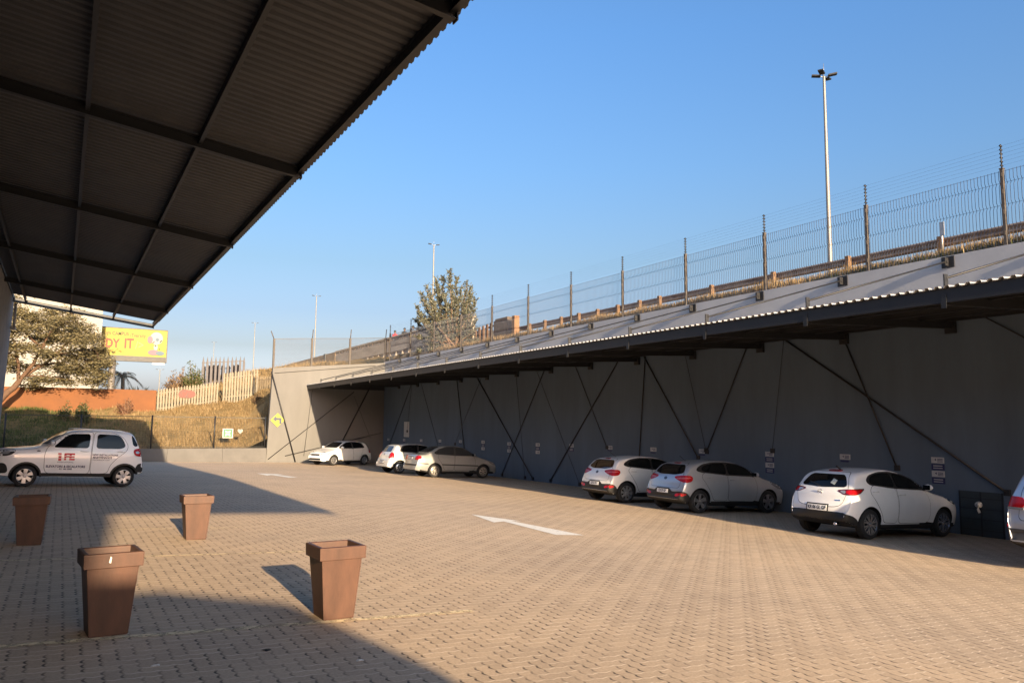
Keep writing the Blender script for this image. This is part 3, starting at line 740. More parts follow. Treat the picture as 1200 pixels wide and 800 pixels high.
# a mannequin-like sculpted figure, flat printed on the panel
def disc(px, py, rx, rz, m, name, n=18, d=.03, rot=0.):
    c = at(px, py, Y=YB-d); pts = []
    for i in range(n):
        t = 2*pi*i/n; x, z = rx*cos(t), rz*sin(t); pts.append((c.x+x*cos(rot)-z*sin(rot), c.z+x*sin(rot)+z*cos(rot)))
    badd(MB().prism(pts, c.y, c.y+.012), name, m, panel)
bwht = mat('billboard_white', (.24, .24, .23), .6); bpink = mat('billboard_pink', (.2, .08, .11), .6); bblue = mat('billboard_blue', (.05, .09, .13), .6)
disc(183.5, 396.5, .62, .66, bwht, 'printed_head', d=.03); disc(176, 398, .26, .40, bpink, 'printed_ear', d=.045); disc(184.5, 398, .17, .18, bblue, 'printed_eye', d=.06)
disc(182.5, 407, .2, .34, bwht, 'printed_neck', d=.03); disc(180, 413, .55, .3, bpink, 'printed_shoulder', d=.045); disc(187.5, 414, .42, .22, bblue, 'printed_shoulder', d=.06)
disc(188.5, 400, .06, .2, ink_grey, 'printed_mark', 8, .07, -.7); disc(180, 401, .05, .17, ink_grey, 'printed_mark', 8, .07, -.8); disc(182.3, 405, .1, .07, ink_grey, 'printed_mark', 8, .08); disc(187, 409, .05, .1, ink_grey, 'printed_mark', 8, .08, .6)

hl = grid_sheet('hill', lin(-20, 60, 30), lin(150, 240, 14), lambda x, y: 1.5+9.2*math.exp(-((x-26)/15)**2)*math.exp(-((y-195)/26)**2), earth_material('far_green_hill', (.05, .06, .035), (.07, .08, .05), (.11, .10, .06), .1))

# ------------------------------------------------------------------ small signs
ys = empty('arrow_sign', (0, 0, 0), label='yellow round cornered diamond sign with a black left turn arrow on the end wall', cat='sign')
c = at(325.3, 492, Y=YE-.05); ys.location = c
mb = MB(); R = .40; pts = []
for q in range(4):
    for t in lin(-.55, .55, 7):
        a = q*pi/2+t; k = 1/(abs(cos(a))+abs(sin(a))); pts.append((R*k*cos(a)*1.12, R*k*sin(a)*1.12))
mb.prism(pts, 0, .02); mb.build('plate', mat('sign_yellow', (.24, .25, .012), .5), ys)
mb = MB(); mb.prism([(a*1.1, b*1.15) for a, b in ((-.27, .06), (-.08, .22), (-.08, .12), (.22, .12), (.22, -.2), (.10, -.2), (.10, .0), (-.08, .0), (-.08, -.09))], -.012, -.002); mb.build('arrow', ink_dark, ys)
gs = empty('assembly_sign', at(267, 507.5, Y=YE-.2), label='square green and white emergency sign hung on the wire fence', cat='sign')
MB().box((-.30, 0, -.28), (.30, .02, .28)).build('plate', sign_white, gs)
gm = mat('sign_green', (.03, .13, .06), .5)
mb = MB(); mb.box((-.26, -.006, -.25), (.26, -.001, .25)); mb.build('green_field', gm, gs)
mb = MB()
for q in range(4):
    M = Matrix.Rotation(q*pi/2+pi/4, 4, 'Y'); mb.box((.09, -.014, -.03), (.2, -.008, .03), M=M); mb.add([M @ Vector(p) for p in ((.12, -.012, .085), (.12, -.012, -.085), (.045, -.012, 0))], [(0, 1, 2)])
for dx in (-.035, 0, .035): mb.lathe([(-.014, .018), (-.008, .018)], 'y', 10, c=(dx, 0, 0)); mb.box((dx-.012, -.014, -.06), (dx+.012, -.008, -.012))
mb.build('symbol', sign_white, gs)
ht = MB(); hp = [(.16*sin(t)**3, .011*(13*cos(t)-5*cos(2*t)-2*cos(3*t)-cos(4*t))) for t in lin(0, 2*pi*23/24, 24)]
ht.prism(hp, -.01, .01); o = setp(ht.build('small_plate', cream_plaster), 'small cream heart shaped plate on the wire fence right of the green sign', 'plate'); o.location = at(281.5, 505, Y=YE-.2)

# bay signs on the retaining wall: (photo x, top y, plates, label)
BAY = [(1098.5, 535.5, 4, 'stack of four white and navy bay plates beside the mirror of the large white hatchback'),
       (990, 532, 1, 'single white bay plate on the wall over the roof of the nearest white hatchback'),
       (901.5, 529, 4, 'stack of four white and navy bay plates ahead of the silver hatchback nose'),
       (823, 526, 1, 'single white bay plate below the meeting rods over the silver hatchback roof'),
       (765.5, 524, 1, 'single white bay plate above the windows of the middle white hatchback'),
       (714.5, 522, 1, 'single white bay plate at the foot of a thin rod by the tall vertical rod'),
       (669.5, 520, 2, 'pair of small bay plates crossed by a rod left of the middle white hatchback'),
       (630, 519, 3, 'faint stack of three bay plates between two rods in the empty bays'),
       (596.5, 518, 3, 'small stack of bay plates beside the thick rod right of the silver sedan'),
       (566, 516, 3, 'small stack of bay plates above the bonnet of the silver sedan'),
       (539.5, 515.5, 1, 'tiny white bay plate by the vertical rod above the silver sedan roof'),
       (515.5, 515, 1, 'tiny white bay plate above the rear window of the silver sedan'),
       (493.5, 514.5, 1, 'tiny grey bay plate above the roof of the far white hatchback'),
       (473.5, 514, 1, 'tiny bay plate under the red pictogram board on the wall'),
       (455, 513.5, 1, 'tiny bay plate closest to the dark wall corner')]
sign_grey = mat('grey_sign_paint', (.40, .41, .42), .5, 0, .1, 5)
for px, py, n, lab in BAY:
    c = at(px, py, X=XW-.012); w = .165; hgt = .145
    e = empty('bay_sign', c, 0, lab, 'sign', 'bay plates along the retaining wall')
    for k in range(n):
        z1 = -k*(hgt+.022); navy = k % 2 == 1
        mb = MB(); mb.box((0, -w, z1-hgt), (.011, w, z1)); pl = mb.build('plate', ink_navy if navy else sign_white, e)
        mb = MB()
        if navy:
            for q in (.3, .68): mb.box((-.002, -w*.72, z1-hgt*q-.012), (-.0002, w*.72, z1-hgt*q+.012))
            mb.build('lettering', sign_grey, pl)
        else:
            mb.lathe([(-.002, .036), (-.0002, .036)], 'x', 12, c=(0, w*.5, z1-hgt*.45)); mb.prism([(w*.25, z1-hgt*.2), (w*.5, z1-hgt*.45), (w*.2, z1-hgt*.62)], -.002, -.0002, plane='yz')
            for q in (.28, .5, .74): mb.box((-.002, -w*.8, z1-hgt*q-.008), (-.0002, w*.05, z1-hgt*q+.008))
            mb.build('lettering', ink_navy, pl)
    if n == 1:
        MB().box((.002, -w*.7, -hgt-.07), (.011, w*.9, -hgt-.02)).build('strip', ink_navy, e)
c = at(476.5, 494, X=XW-.012); e = empty('pictogram_board', c, 0, 'white board with red and black pictograms high on the far wall', 'sign')
MB().box((0, -.42, -.95), (.011, .42, .0)).build('plate', sign_white, e)
mb = MB()
for a in (.2, -.2):
    for z in (-.24, -.7): mb.lathe([(-.003, .15), (-.0005, .15)], 'x', 14, c=(0, a, z))
mb.build('pictogram', mat('pictogram_red', (.35, .05, .04), .5), e)
# dark hatch low in the wall
c0, c1 = at(1124, 574, X=XW), at(1178.5, 628, X=XW)
hp = empty('service_hatch', (XW, (c0.y+c1.y)/2, -.72), label='dark panelled service hatch low in the wall beside the nearest white hatchback', cat='hatch')
hm = mat('dark_hatch_paint', (.035, .045, .05), .6, 0, .25, 4)
hy = (c0.y-c1.y)/2
mb = MB(); mb.box((-.022, -hy, -.2), (-.002, hy, c0.z+.72)); mb.build('panel', hm, hp)
mb = MB()
for z in lin(.14, .86, 4): mb.box((-.030, -hy, z-.008), (-.022, hy, z+.008))
for a in (-hy, -.02, hy-.03): mb.box((-.031, a, -.1), (-.0225, a+.03, c0.z+.72))
mb.build('frame', steel_dark, hp)
mb = MB(); mb.lathe([(-.14, .02), (-.12, .06), (-.06, .075), (-.031, .075)], 'x', 12, c=(0, .03, .72)); mb.tube([(-.1, .03, .72), (-.14, .0, .62), (-.12, -.02, .54)], .03, 8); mb.build('tap', sign_white, hp)

# ------------------------------------------------------------------ planters
pot = mat('brown_planter_plastic', (.078, .034, .0195), .55, 0, .38, 6, .05, 60, stretch=(1, 1, .3))
soil = mat('dry_soil', (.12, .085, .055), .95, 0, .35, 12, .6, 30)
chip = mat('chipped_white', (.7, .66, .6), .8)
def planter(x, y, rz, label, h=.672, chipmark=False):
    e = empty('planter', (x, y, ground_z(x, y)), rz, label, 'planter', 'square brown planters')
    def ring(w, z): return [(-w, -w, z), (w, -w, z), (w, w, z), (-w, w, z)]
    b, t, T = .146, .196, h
    sec = [ring(b, 0), ring(b+.002, .01), ring(t, T-.1), ring(t-.016, T-.1), ring(t-.03, T-.2), ring(t-.05, T-.46)]
    vs = sum(sec, []); fs = [(0, 3, 2, 1)]
    for k in range(len(sec)-1):
        for i in range(4): fs.append((k*4+i, k*4+(i+1) % 4, (k+1)*4+(i+1) % 4, (k+1)*4+i))
    MB().add(vs, fs).build('pot', pot, e, fix=False, bevel=.006)
    o, q = .226, .184
    sec = [ring(o-.004, T-.115), ring(o, T-.002), ring(o-.008, T+.004), ring(q+.006, T+.004), ring(q, T-.002), ring(q-.006, T-.115)]
    vs = sum(sec, []); fs = []
    for k in range(len(sec)):
        k2 = (k+1) % len(sec)
        for i in range(4): fs.append((k*4+i, k*4+(i+1) % 4, k2*4+(i+1) % 4, k2*4+i))
    r = MB().add(vs, fs).build('rim', pot, e, fix=True, bevel=.004)
    if chipmark: MB().prism([(-.04, T-.07), (-.025, T-.075), (-.02, T-.03), (-.03, T-.02)], -o-.002, -o+.004).build('chip', chip, r)
    mb = MB(); n = 10; w = t-.048
    mb.add([(-w+2*w*i/n, -w+2*w*j/n, T-.44+.02*random.random()) for j in range(n+1) for i in range(n+1)], [(j*(n+1)+i, j*(n+1)+i+1, (j+1)*(n+1)+i+1, (j+1)*(n+1)+i) for j in range(n) for i in range(n)], 0, True)
    mb.build('soil', soil, e)
planter(.43, 7.60, radians(5), 'nearest brown planter, half shaded, with a white chip on its rim', chipmark=True)
planter(2.375, 7.60, radians(2), 'large sunlit brown planter at the end of the bay line with its shadow behind')
planter(1.94, 13.50, radians(1), 'smaller looking sunlit planter farther back near the dark canopy shadow')
planter(-.285, 13.26, radians(-2), 'planter fully in shade near the side of the small white car')
# litter on the paving
for k, (px, py) in enumerate(((183, 780), (421, 774), (312, 762))):
    x, y = gpt(px, py); mb = MB(); pts = [(x+.035*cos(t)*(.6+.7*random.random()), y+.03*sin(t)*(.6+.7*random.random())) for t in lin(0, 5.4, 7)]
    z = ground_z(x, y)+.003; mb.add([(a, b, z+.006*random.random()) for a, b in pts]+[(x, y, z+.012)], [(i, (i+1) % 7, 7) for i in range(7)])
    setp(mb.build('litter', chip if k < 2 else rubber), ['tiny white scrap in the shaded paving at the bottom left', 'tiny pale scrap in the shadow right of the near planters', 'small dark twisted scrap on the shaded paving'][k], 'litter')
# ------------------------------------------------------------------ vegetation
def leaf_material(name, c0, c1, c2, trans=.25):
    mm = bpy.data.materials.new(name); mm.use_nodes = True
    n = mm.node_tree.nodes; l = mm.node_tree.links; b = n['Principled BSDF']
    g = n.new('ShaderNodeNewGeometry'); r = n.new('ShaderNodeValToRGB'); l.new(g.outputs['Random Per Island'], r.inputs[0])
    r.color_ramp.elements[0].color = (*c0, 1); r.color_ramp.elements[1].color = (*c2, 1); e = r.color_ramp.elements.new(.5); e.color = (*c1, 1)
    l.new(r.outputs[0], b.inputs['Base Color']); b.inputs['Roughness'].default_value = .6; b.inputs['Specular IOR Level'].default_value = .25
    t = n.new('ShaderNodeBsdfTranslucent'); l.new(r.outputs[0], t.inputs['Color'])
    mx = n.new('ShaderNodeMixShader'); mx.inputs[0].default_value = trans
    l.new(b.outputs[0], mx.inputs[1]); l.new(t.outputs[0], mx.inputs[2]); l.new(mx.outputs[0], n['Material Output'].inputs['Surface'])
    return mm
rnd = random.Random(11)
def rdir():
    while True:
        v = Vector((rnd.uniform(-1, 1), rnd.uniform(-1, 1), rnd.uniform(-1, 1)))
        if .05 < v.length < 1: return v.normalized()
def leaf(mb, p, s, asp=2., d=None):
    d = d or rdir(); a = d*s*asp/2; b = d.cross(rdir()).normalized()*s/2
    mb.add([p-a, p+b*.9-a*.1, p+a, p-b*.9-a*.1], [(0, 1, 2, 3)])
def limb(mb, p, q, r0, r1, wob=.06, n=5):
    L = (Vector(q)-Vector(p)).length; pts = []
    for i in range(n+1):
        t = i/n; v = Vector(p).lerp(Vector(q), t)
        if 0 < i < n: v += rdir()*L*wob
        pts.append(v)
    mb.tube(pts, [r0+(r1-r0)*i/n for i in range(n+1)], 7); return pts

def acacia():
    base = Vector((-3.75, 58, 2.5)); e = empty('tree', base, 0, 'spreading umbrella shaped thorn tree leaning in front of the orange wall', 'tree')
    tr = MB(); cr = MB()
    P = lambda px, py, Y: at(px, py, Y=Y)-base
    t0 = Vector((0, 0, 0)); t1 = P(22, 447, 58); limb(tr, t0, t1, .22, .17, .02)
    limbs = [([(22, 447), (40, 425), (52, 402), (62, 385)], .14), ([(30, 440), (60, 420), (80, 400), (92, 392)], .12), ([(22, 447), (20, 420), (14, 395), (10, 370)], .12),
             ([(40, 428), (70, 425), (95, 430), (112, 436)], .09), ([(50, 408), (30, 390), (20, 372), (24, 360)], .08), ([(60, 418), (88, 412), (108, 408), (122, 412)], .08),
             ([(62, 388), (70, 378), (76, 372), (84, 370)], .06), ([(28, 441), (50, 440), (70, 443), (85, 445)], .06), ([(20, 420), (5, 410), (-6, 405)], .07)]
    tips = []
    for pts, r in limbs:
        Ys = 58; prev = None; n = len(pts); dy = rnd.uniform(-1.6, 1.6)
        for i, (a, b) in enumerate(pts):
            v = P(a, b, 58+dy*i/n)
            if prev is not None: limb(tr, prev, v, r*(1-.25*(i-1)), r*(1-.25*i), .05, 4)
            prev = v
            if i >= 1: tips.append(v)
    # flat leaf pads: (photo x, y, half width in px, half height in px)
    pads = [(22, 368, 15, 9), (12, 385, 12, 8), (32, 385, 14, 8), (14, 352, 8, 6), (60, 378, 18, 8), (78, 377, 15, 8), (95, 385, 14, 7), (70, 392, 22, 9), (92, 400, 20, 9), (110, 398, 10, 8), (118, 412, 10, 7), (52, 398, 14, 7),
            (104, 415, 20, 8), (85, 420, 22, 8), (112, 428, 14, 8), (96, 436, 20, 7), (70, 432, 20, 7), (120, 440, 9, 7), (55, 415, 12, 6), (30, 410, 12, 8), (12, 408, 12, 8), (20, 430, 14, 7), (75, 446, 18, 5), (110, 448, 14, 5), (45, 445, 14, 5),
            (4, 425, 10, 8), (38, 372, 10, 6), (60, 366, 9, 5), (82, 366, 10, 4), (40, 452, 12, 3), (125, 425, 6, 7), (-8, 390, 10, 14), (-10, 420, 10, 12)]
    s = 1/14.4
    for (px, py, w, h) in pads:
        dy = rnd.uniform(-2.3, 1.7); c = P(px, py, 58+dy)
        near = min(tips, key=lambda t: (t-c).length); limb(tr, near, c, .035, .012, .08, 4)
        for k in range(int(w*h*.78)+12):
            sc = c+Vector((rnd.gauss(0, .45)*w*s, rnd.gauss(0, .45)*w*s*1.0, rnd.gauss(0, .42)*h*s))
            sub = sc+Vector((0, 0, .02)); tr.tube([c, sc], [.008, .004], 3, cap=False) if k % 6 == 0 else None
            for q in range(11):
                p = sub+Vector((rnd.gauss(0, .17), rnd.gauss(0, .17), rnd.gauss(0, .065)))
                d = rdir(); d.z *= .35; leaf(cr, p, rnd.uniform(.055, .095), 2.4, d.normalized())
    tr.build('trunk', mat('warm_thorn_bark', (.11, .062, .037), .9, 0, .3, 6, .4, 20), e, sharp=60)
    cr.build('crown', leaf_material('acacia_leaf', (.06, .052, .028), (.14, .12, .06), (.235, .20, .105)), e, fix=False)
acacia()

def leafy_tree():
    base = at(528, 425, Y=45.6); base.z = bank_z(base.x, base.y)-.1
    e = empty('tree', base, 0, 'upright leafy grey green tree growing behind the security fence', 'tree'); tr = MB(); cr = MB()
    P = lambda px, py: at(px, py, Y=45.6+rnd.uniform(-1.3, 1.3))-base
    ends = [(527, 318), (519, 324), (535, 326), (541, 338), (512, 334), (504, 345), (553, 344), (549, 352), (496, 352), (491, 366), (556, 364), (530, 335), (522, 345), (508, 355), (545, 362), (537, 350), (489, 385), (558, 385), (500, 375), (515, 365), (528, 360), (548, 376), (540, 380), (505, 392), (520, 388), (533, 392), (495, 402), (552, 398), (510, 410), (530, 410), (545, 408), (490, 412), (560, 400), (487, 376), (524, 402), (502, 420), (550, 415), (516, 420)]
    ends += [(494, 345), (499, 337), (552, 338), (557, 352), (488, 360), (559, 374), (547, 331), (511, 326), (493, 372), (556, 390), (487, 395)]
    starts = [Vector((rnd.uniform(-.25, .25), rnd.uniform(-.25, .25), rnd.uniform(.1, .7))) for _ in range(7)]
    for (px, py) in ends:
        q = P(px, py); s0 = starts[rnd.randrange(7)]; mid = s0.lerp(q, .5)+Vector(((q.x-s0.x)*.18, (q.y-s0.y)*.18, -.2))
        pts = []
        for i in range(9):
            t = i/8; pts.append((s0*(1-t)**2+mid*2*t*(1-t)+q*t*t)+rdir()*.04)
        tr.tube(pts, [.045*(1-i/8)+.008 for i in range(9)], 5)
        L = (q-s0).length
        for k in range(int(26+L*23)):
            t = rnd.uniform(.14, 1)**.75; i = min(7, int(t*8)); p = pts[i].lerp(pts[i+1], t*8-i) if i < 8 else pts[8]
            tw = rdir(); tw.z = abs(tw.z)*.8+.25; tw = tw.normalized()*rnd.uniform(.1, .62)*(1.15-t*.5); tip = p+tw
            if k % 3 == 0: tr.tube([p, tip], [.008, .004], 3, cap=False)
            for _ in range(8):
                a = p.lerp(tip, rnd.uniform(.2, 1.05))+rdir()*.045; d = (tw.normalized()+rdir()*.8).normalized(); leaf(cr, a, rnd.uniform(.045, .075), 2.3, d)
    tr.build('trunk', bark, e, sharp=60)
    cr.build('crown', leaf_material('grey_green_leaf', (.062, .066, .046), (.13, .135, .092), (.24, .24, .175), .3), e, fix=False)
leafy_tree()

def bush(name, loc, w, d, h, n, lm, label, leafs=.08, up=.6, cat='bush', group=None):
    e = empty(name, loc, 0, label, cat, group); tr = MB(); cr = MB()
    for k in range(n):
        a = rnd.uniform(0, 2*pi); r = sqrt(rnd.random()); q = Vector((cos(a)*r*w/2, sin(a)*r*d/2, h*(1-.55*r*r)*rnd.uniform(.6, 1.05)))
        tr.tube([(q.x*.2, q.y*.2, 0), q*.55, q], [.03, .018, .006], 4)
        for _ in range(46):
            t = rnd.uniform(.3, 1.02); p = q*t+rdir()*rnd.uniform(.02, .32)*min(1, h*.5); dd = rdir(); dd.z = abs(dd.z)+up*.5; leaf(cr, p, leafs*rnd.uniform(.6, 1.2), 2.2, dd.normalized())
    tr.build('stem', bark, e, sharp=60); cr.build('foliage', lm, e, fix=False)
lm_brown = leaf_material('dry_bush_leaf', (.07, .045, .03), (.15, .10, .055), (.24, .16, .08))
lm_green = leaf_material('dull_green_leaf', (.03, .04, .016), (.07, .085, .03), (.13, .13, .05))
lm_red = leaf_material('reddish_dry_leaf', (.10, .045, .03), (.20, .10, .06), (.30, .17, .09))
def hill_at(px, py, Y):
    p = at(px, py, Y=Y); p.z = bank_z(p.x, p.y) if Y > 50 else p.z; return p
def bush_px(name, px, pyb, pyt, wpx, Y, n, lm, label, leafs=.09, **k):
    b = at(px, pyb, Y=Y); t = at(px, pyt, Y=Y); w = wpx*Y/925*1.2; g = bank_z(b.x, b.y)-.05
    bush(name, (b.x, b.y, g), w, w*.8, max(.5, t.z-g), n, lm, label, leafs, **k)
bush_px('bush', 226, 446, 421, 20, 66, 34, lm_green, 'round green topped bush on the rise left of the dark spiked fence')
bush_px('bush', 205, 448, 433, 18, 66, 22, lm_brown, 'low brown bush on the rise behind the cream picket fence')
bush_px('bush', 215, 448, 430, 14, 68, 16, lm_brown, 'brown bush wedged between the low bush and the green topped bush')
bush_px('bush', 147, 480, 465, 18, 58.8, 22, lm_red, 'reddish dry bush against the sunlit part of the orange wall', .06)
bush_px('bush', 97, 487, 470, 14, 57, 26, lm_green, 'dark green shrub in front of the orange wall above the car', .08)
bush_px('bush', 76, 482, 464, 9, 57.5, 14, lm_green, 'small dark shrub left of the green shrub by the orange wall', .07)
bush_px('bush', 300, 466, 458, 10, 58, 10, lm_brown, 'small dry bush at the foot of the pickets beside the end wall', .06)

def palm(px, pyb, pytop, Y, label):
    b = at(px, pyb, Y=Y); t = at(px, pytop, Y=Y); H = t.z-2.6; e = empty('palm_tree', (b.x, Y, 2.6), 0, label, 'palm tree'); tr = MB(); cr = MB()
    tr.tube([(0, 0, 0), (.08, 0, H*.5), (0, 0, H)], [.28, .22, .2], 10)
    for k in range(26):
        a = rnd.uniform(0, 2*pi); L = rnd.uniform(2.2, 3.1); el = rnd.uniform(-.2, 1.2); pts = []
        for i in range(9):
            s = i/8*L; pts.append(Vector((cos(a)*s*cos(el*.8), sin(a)*s*cos(el*.8), H+s*sin(el)-.32*s*s)))
        tr.tube(pts, [.03*(1-i/9)+.006 for i in range(9)], 4)
        for i in range(1, 9):
            for sd in (-1, 1):
                for h in (0, .5):
                    p = pts[i-1].lerp(pts[i], h); side = (pts[i]-pts[i-1]).normalized().cross(Vector((0, 0, 1))).normalized()*sd; tip = p+side*.42*(1-i/14)+Vector((0, 0, -.2))+(pts[i]-pts[i-1])*.5; w = (pts[i]-pts[i-1])*.12
                    cr.add([p-w, p+w, tip], [(0, 1, 2)])
    tr.build('trunk', bark, e, sharp=60); cr.build('crown', leaf_material('palm_leaf', (.07, .08, .05), (.12, .13, .08), (.20, .20, .13)) if 'palm_leaf' not in bpy.data.materials else bpy.data.materials['palm_leaf'], e, fix=False)
palm(143, 458, 441, 105, 'hazy palm tree behind the orange wall under the billboard')
def agave(px, pyb, pyt, Y, label):
    b = at(px, pyb, Y=Y); t = at(px, pyt, Y=Y); e = empty('agave', (b.x, Y, b.z-1.2), 0, label, 'plant'); mb = MB(); H = t.z-b.z+1.2
    for k in range(34):
        a = rnd.uniform(0, 2*pi); el = rnd.uniform(.35, 1.4); d = Vector((cos(a)*cos(el), sin(a)*cos(el), sin(el))); s = d.cross(Vector((0, 0, 1))).normalized()*.11; L = H*rnd.uniform(.7, 1)/max(.5, sin(el))*.8
        mb.add([-s*.6+Vector((0, 0, .1)), s*.6+Vector((0, 0, .1)), d*L*.5+s, d*L, d*L*.5-s], [(0, 1, 2, 3, 4)])
    mb.build('leaves', leaf_material('agave_leaf', (.02, .025, .025), (.04, .05, .05), (.08, .09, .08), .05), e, fix=False)
agave(158, 456, 445, 70, 'dark spiky plant poking above the orange wall beside the palm')
agave(166, 456, 446, 71, 'second dark spiky plant poking above the orange wall near the picket fence')

def blades(name, pts, lm, hmin, hmax, w, per=3):
    mb = MB()
    for (x, y, z, s) in pts:
        for _ in range(per):
            a = rnd.uniform(0, 2*pi); h = rnd.uniform(hmin, hmax)*s; l = rnd.uniform(.1, .6)*h; ox, oy = rnd.gauss(0, .07), rnd.gauss(0, .07); c, sn = cos(a)*w, sin(a)*w
            mb.add([(x+ox-c, y+oy-sn, z-.03), (x+ox+c, y+oy+sn, z-.03), (x+ox+rnd.uniform(-l, l), y+oy+rnd.uniform(-l, l), z+h)], [(0, 1, 2)])
    o = mb.build(name, lm, fix=False); o['kind'] = 'stuff'; return o
straw = leaf_material('dry_straw', (.15, .10, .046), (.25, .172, .08), (.34, .245, .125), .2)
green_g = leaf_material('green_grass_blade', (.035, .05, .012), (.075, .095, .025), (.13, .14, .045), .2)
from mathutils import noise as mnoise
dry, grn = [], []
for _ in range(15000):
    x, y = rnd.uniform(-6, 13), rnd.uniform(51, 60); z = bank_z(x, y)
    g = sstep(5.5, -.5, x+1.6*mnoise.noise(Vector((x*.5, y*.5, 1)))+(1.5 if y > 58 else 0)-(0 if y > 53 else -2.0))
    n_ = mnoise.noise(Vector((x*.9, y*.9, 0)))
    if rnd.random() < g: grn.append((x, y, z, 1.0))
    elif n_ > -.28: dry.append((x, y, z, .6+.6*max(0, n_+.3)))
for _ in range(14000):
    y = rnd.uniform(4, 50.8) if rnd.random() < .6 else rnd.uniform(4, 30); x = XW+.3+abs(rnd.gauss(0, 1.8))
    if x < 24.2 and mnoise.noise(Vector((x, y*.6, 3))) > -.35: dry.append((x, y, bank_z(x, y), .95))
for _ in range(2500):
    x, y = rnd.uniform(7, 20), rnd.uniform(61, 76); dry.append((x, y, bank_z(x, y), 1.1))
blades('dry_grass', dry, straw, .10, .34, .014, 3)
blades('green_grass', grn, green_g, .06, .2, .016, 3)
tuft = []
for _ in range(420):
    y = rnd.uniform(5, 16); tuft.append((XW+.27+abs(rnd.gauss(0, .12)), y, bank_z(XW+.3, y), 1.0))
blades('green_verge', tuft, green_g, .08, .22, .008, 6)
# ------------------------------------------------------------------ cars
def interp(tab, x):
    if x <= tab[0][0]: return tab[0][1]
    for a, b in zip(tab, tab[1:]):
        if x <= b[0]:
            t = (x-a[0])/(b[0]-a[0]+1e-9); return a[1]+(b[1]-a[1])*t
    return tab[-1][1]
def smooth_tab(tab, it=2):
    for _ in range(it):
        o = [tab[0]]
        for a, b in zip(tab, tab[1:]):
            o += [(a[0]*.75+b[0]*.25, a[1]*.75+b[1]*.25), (a[0]*.25+b[0]*.75, a[1]*.25+b[1]*.75)]
        o.append(tab[-1]); tab = o
    return tab

def car_paint(name, c, metal=0., rough=.35, coat=1.):
    return mat(name, c, rough, metal, .05, 2.5, 0, 30, coat)

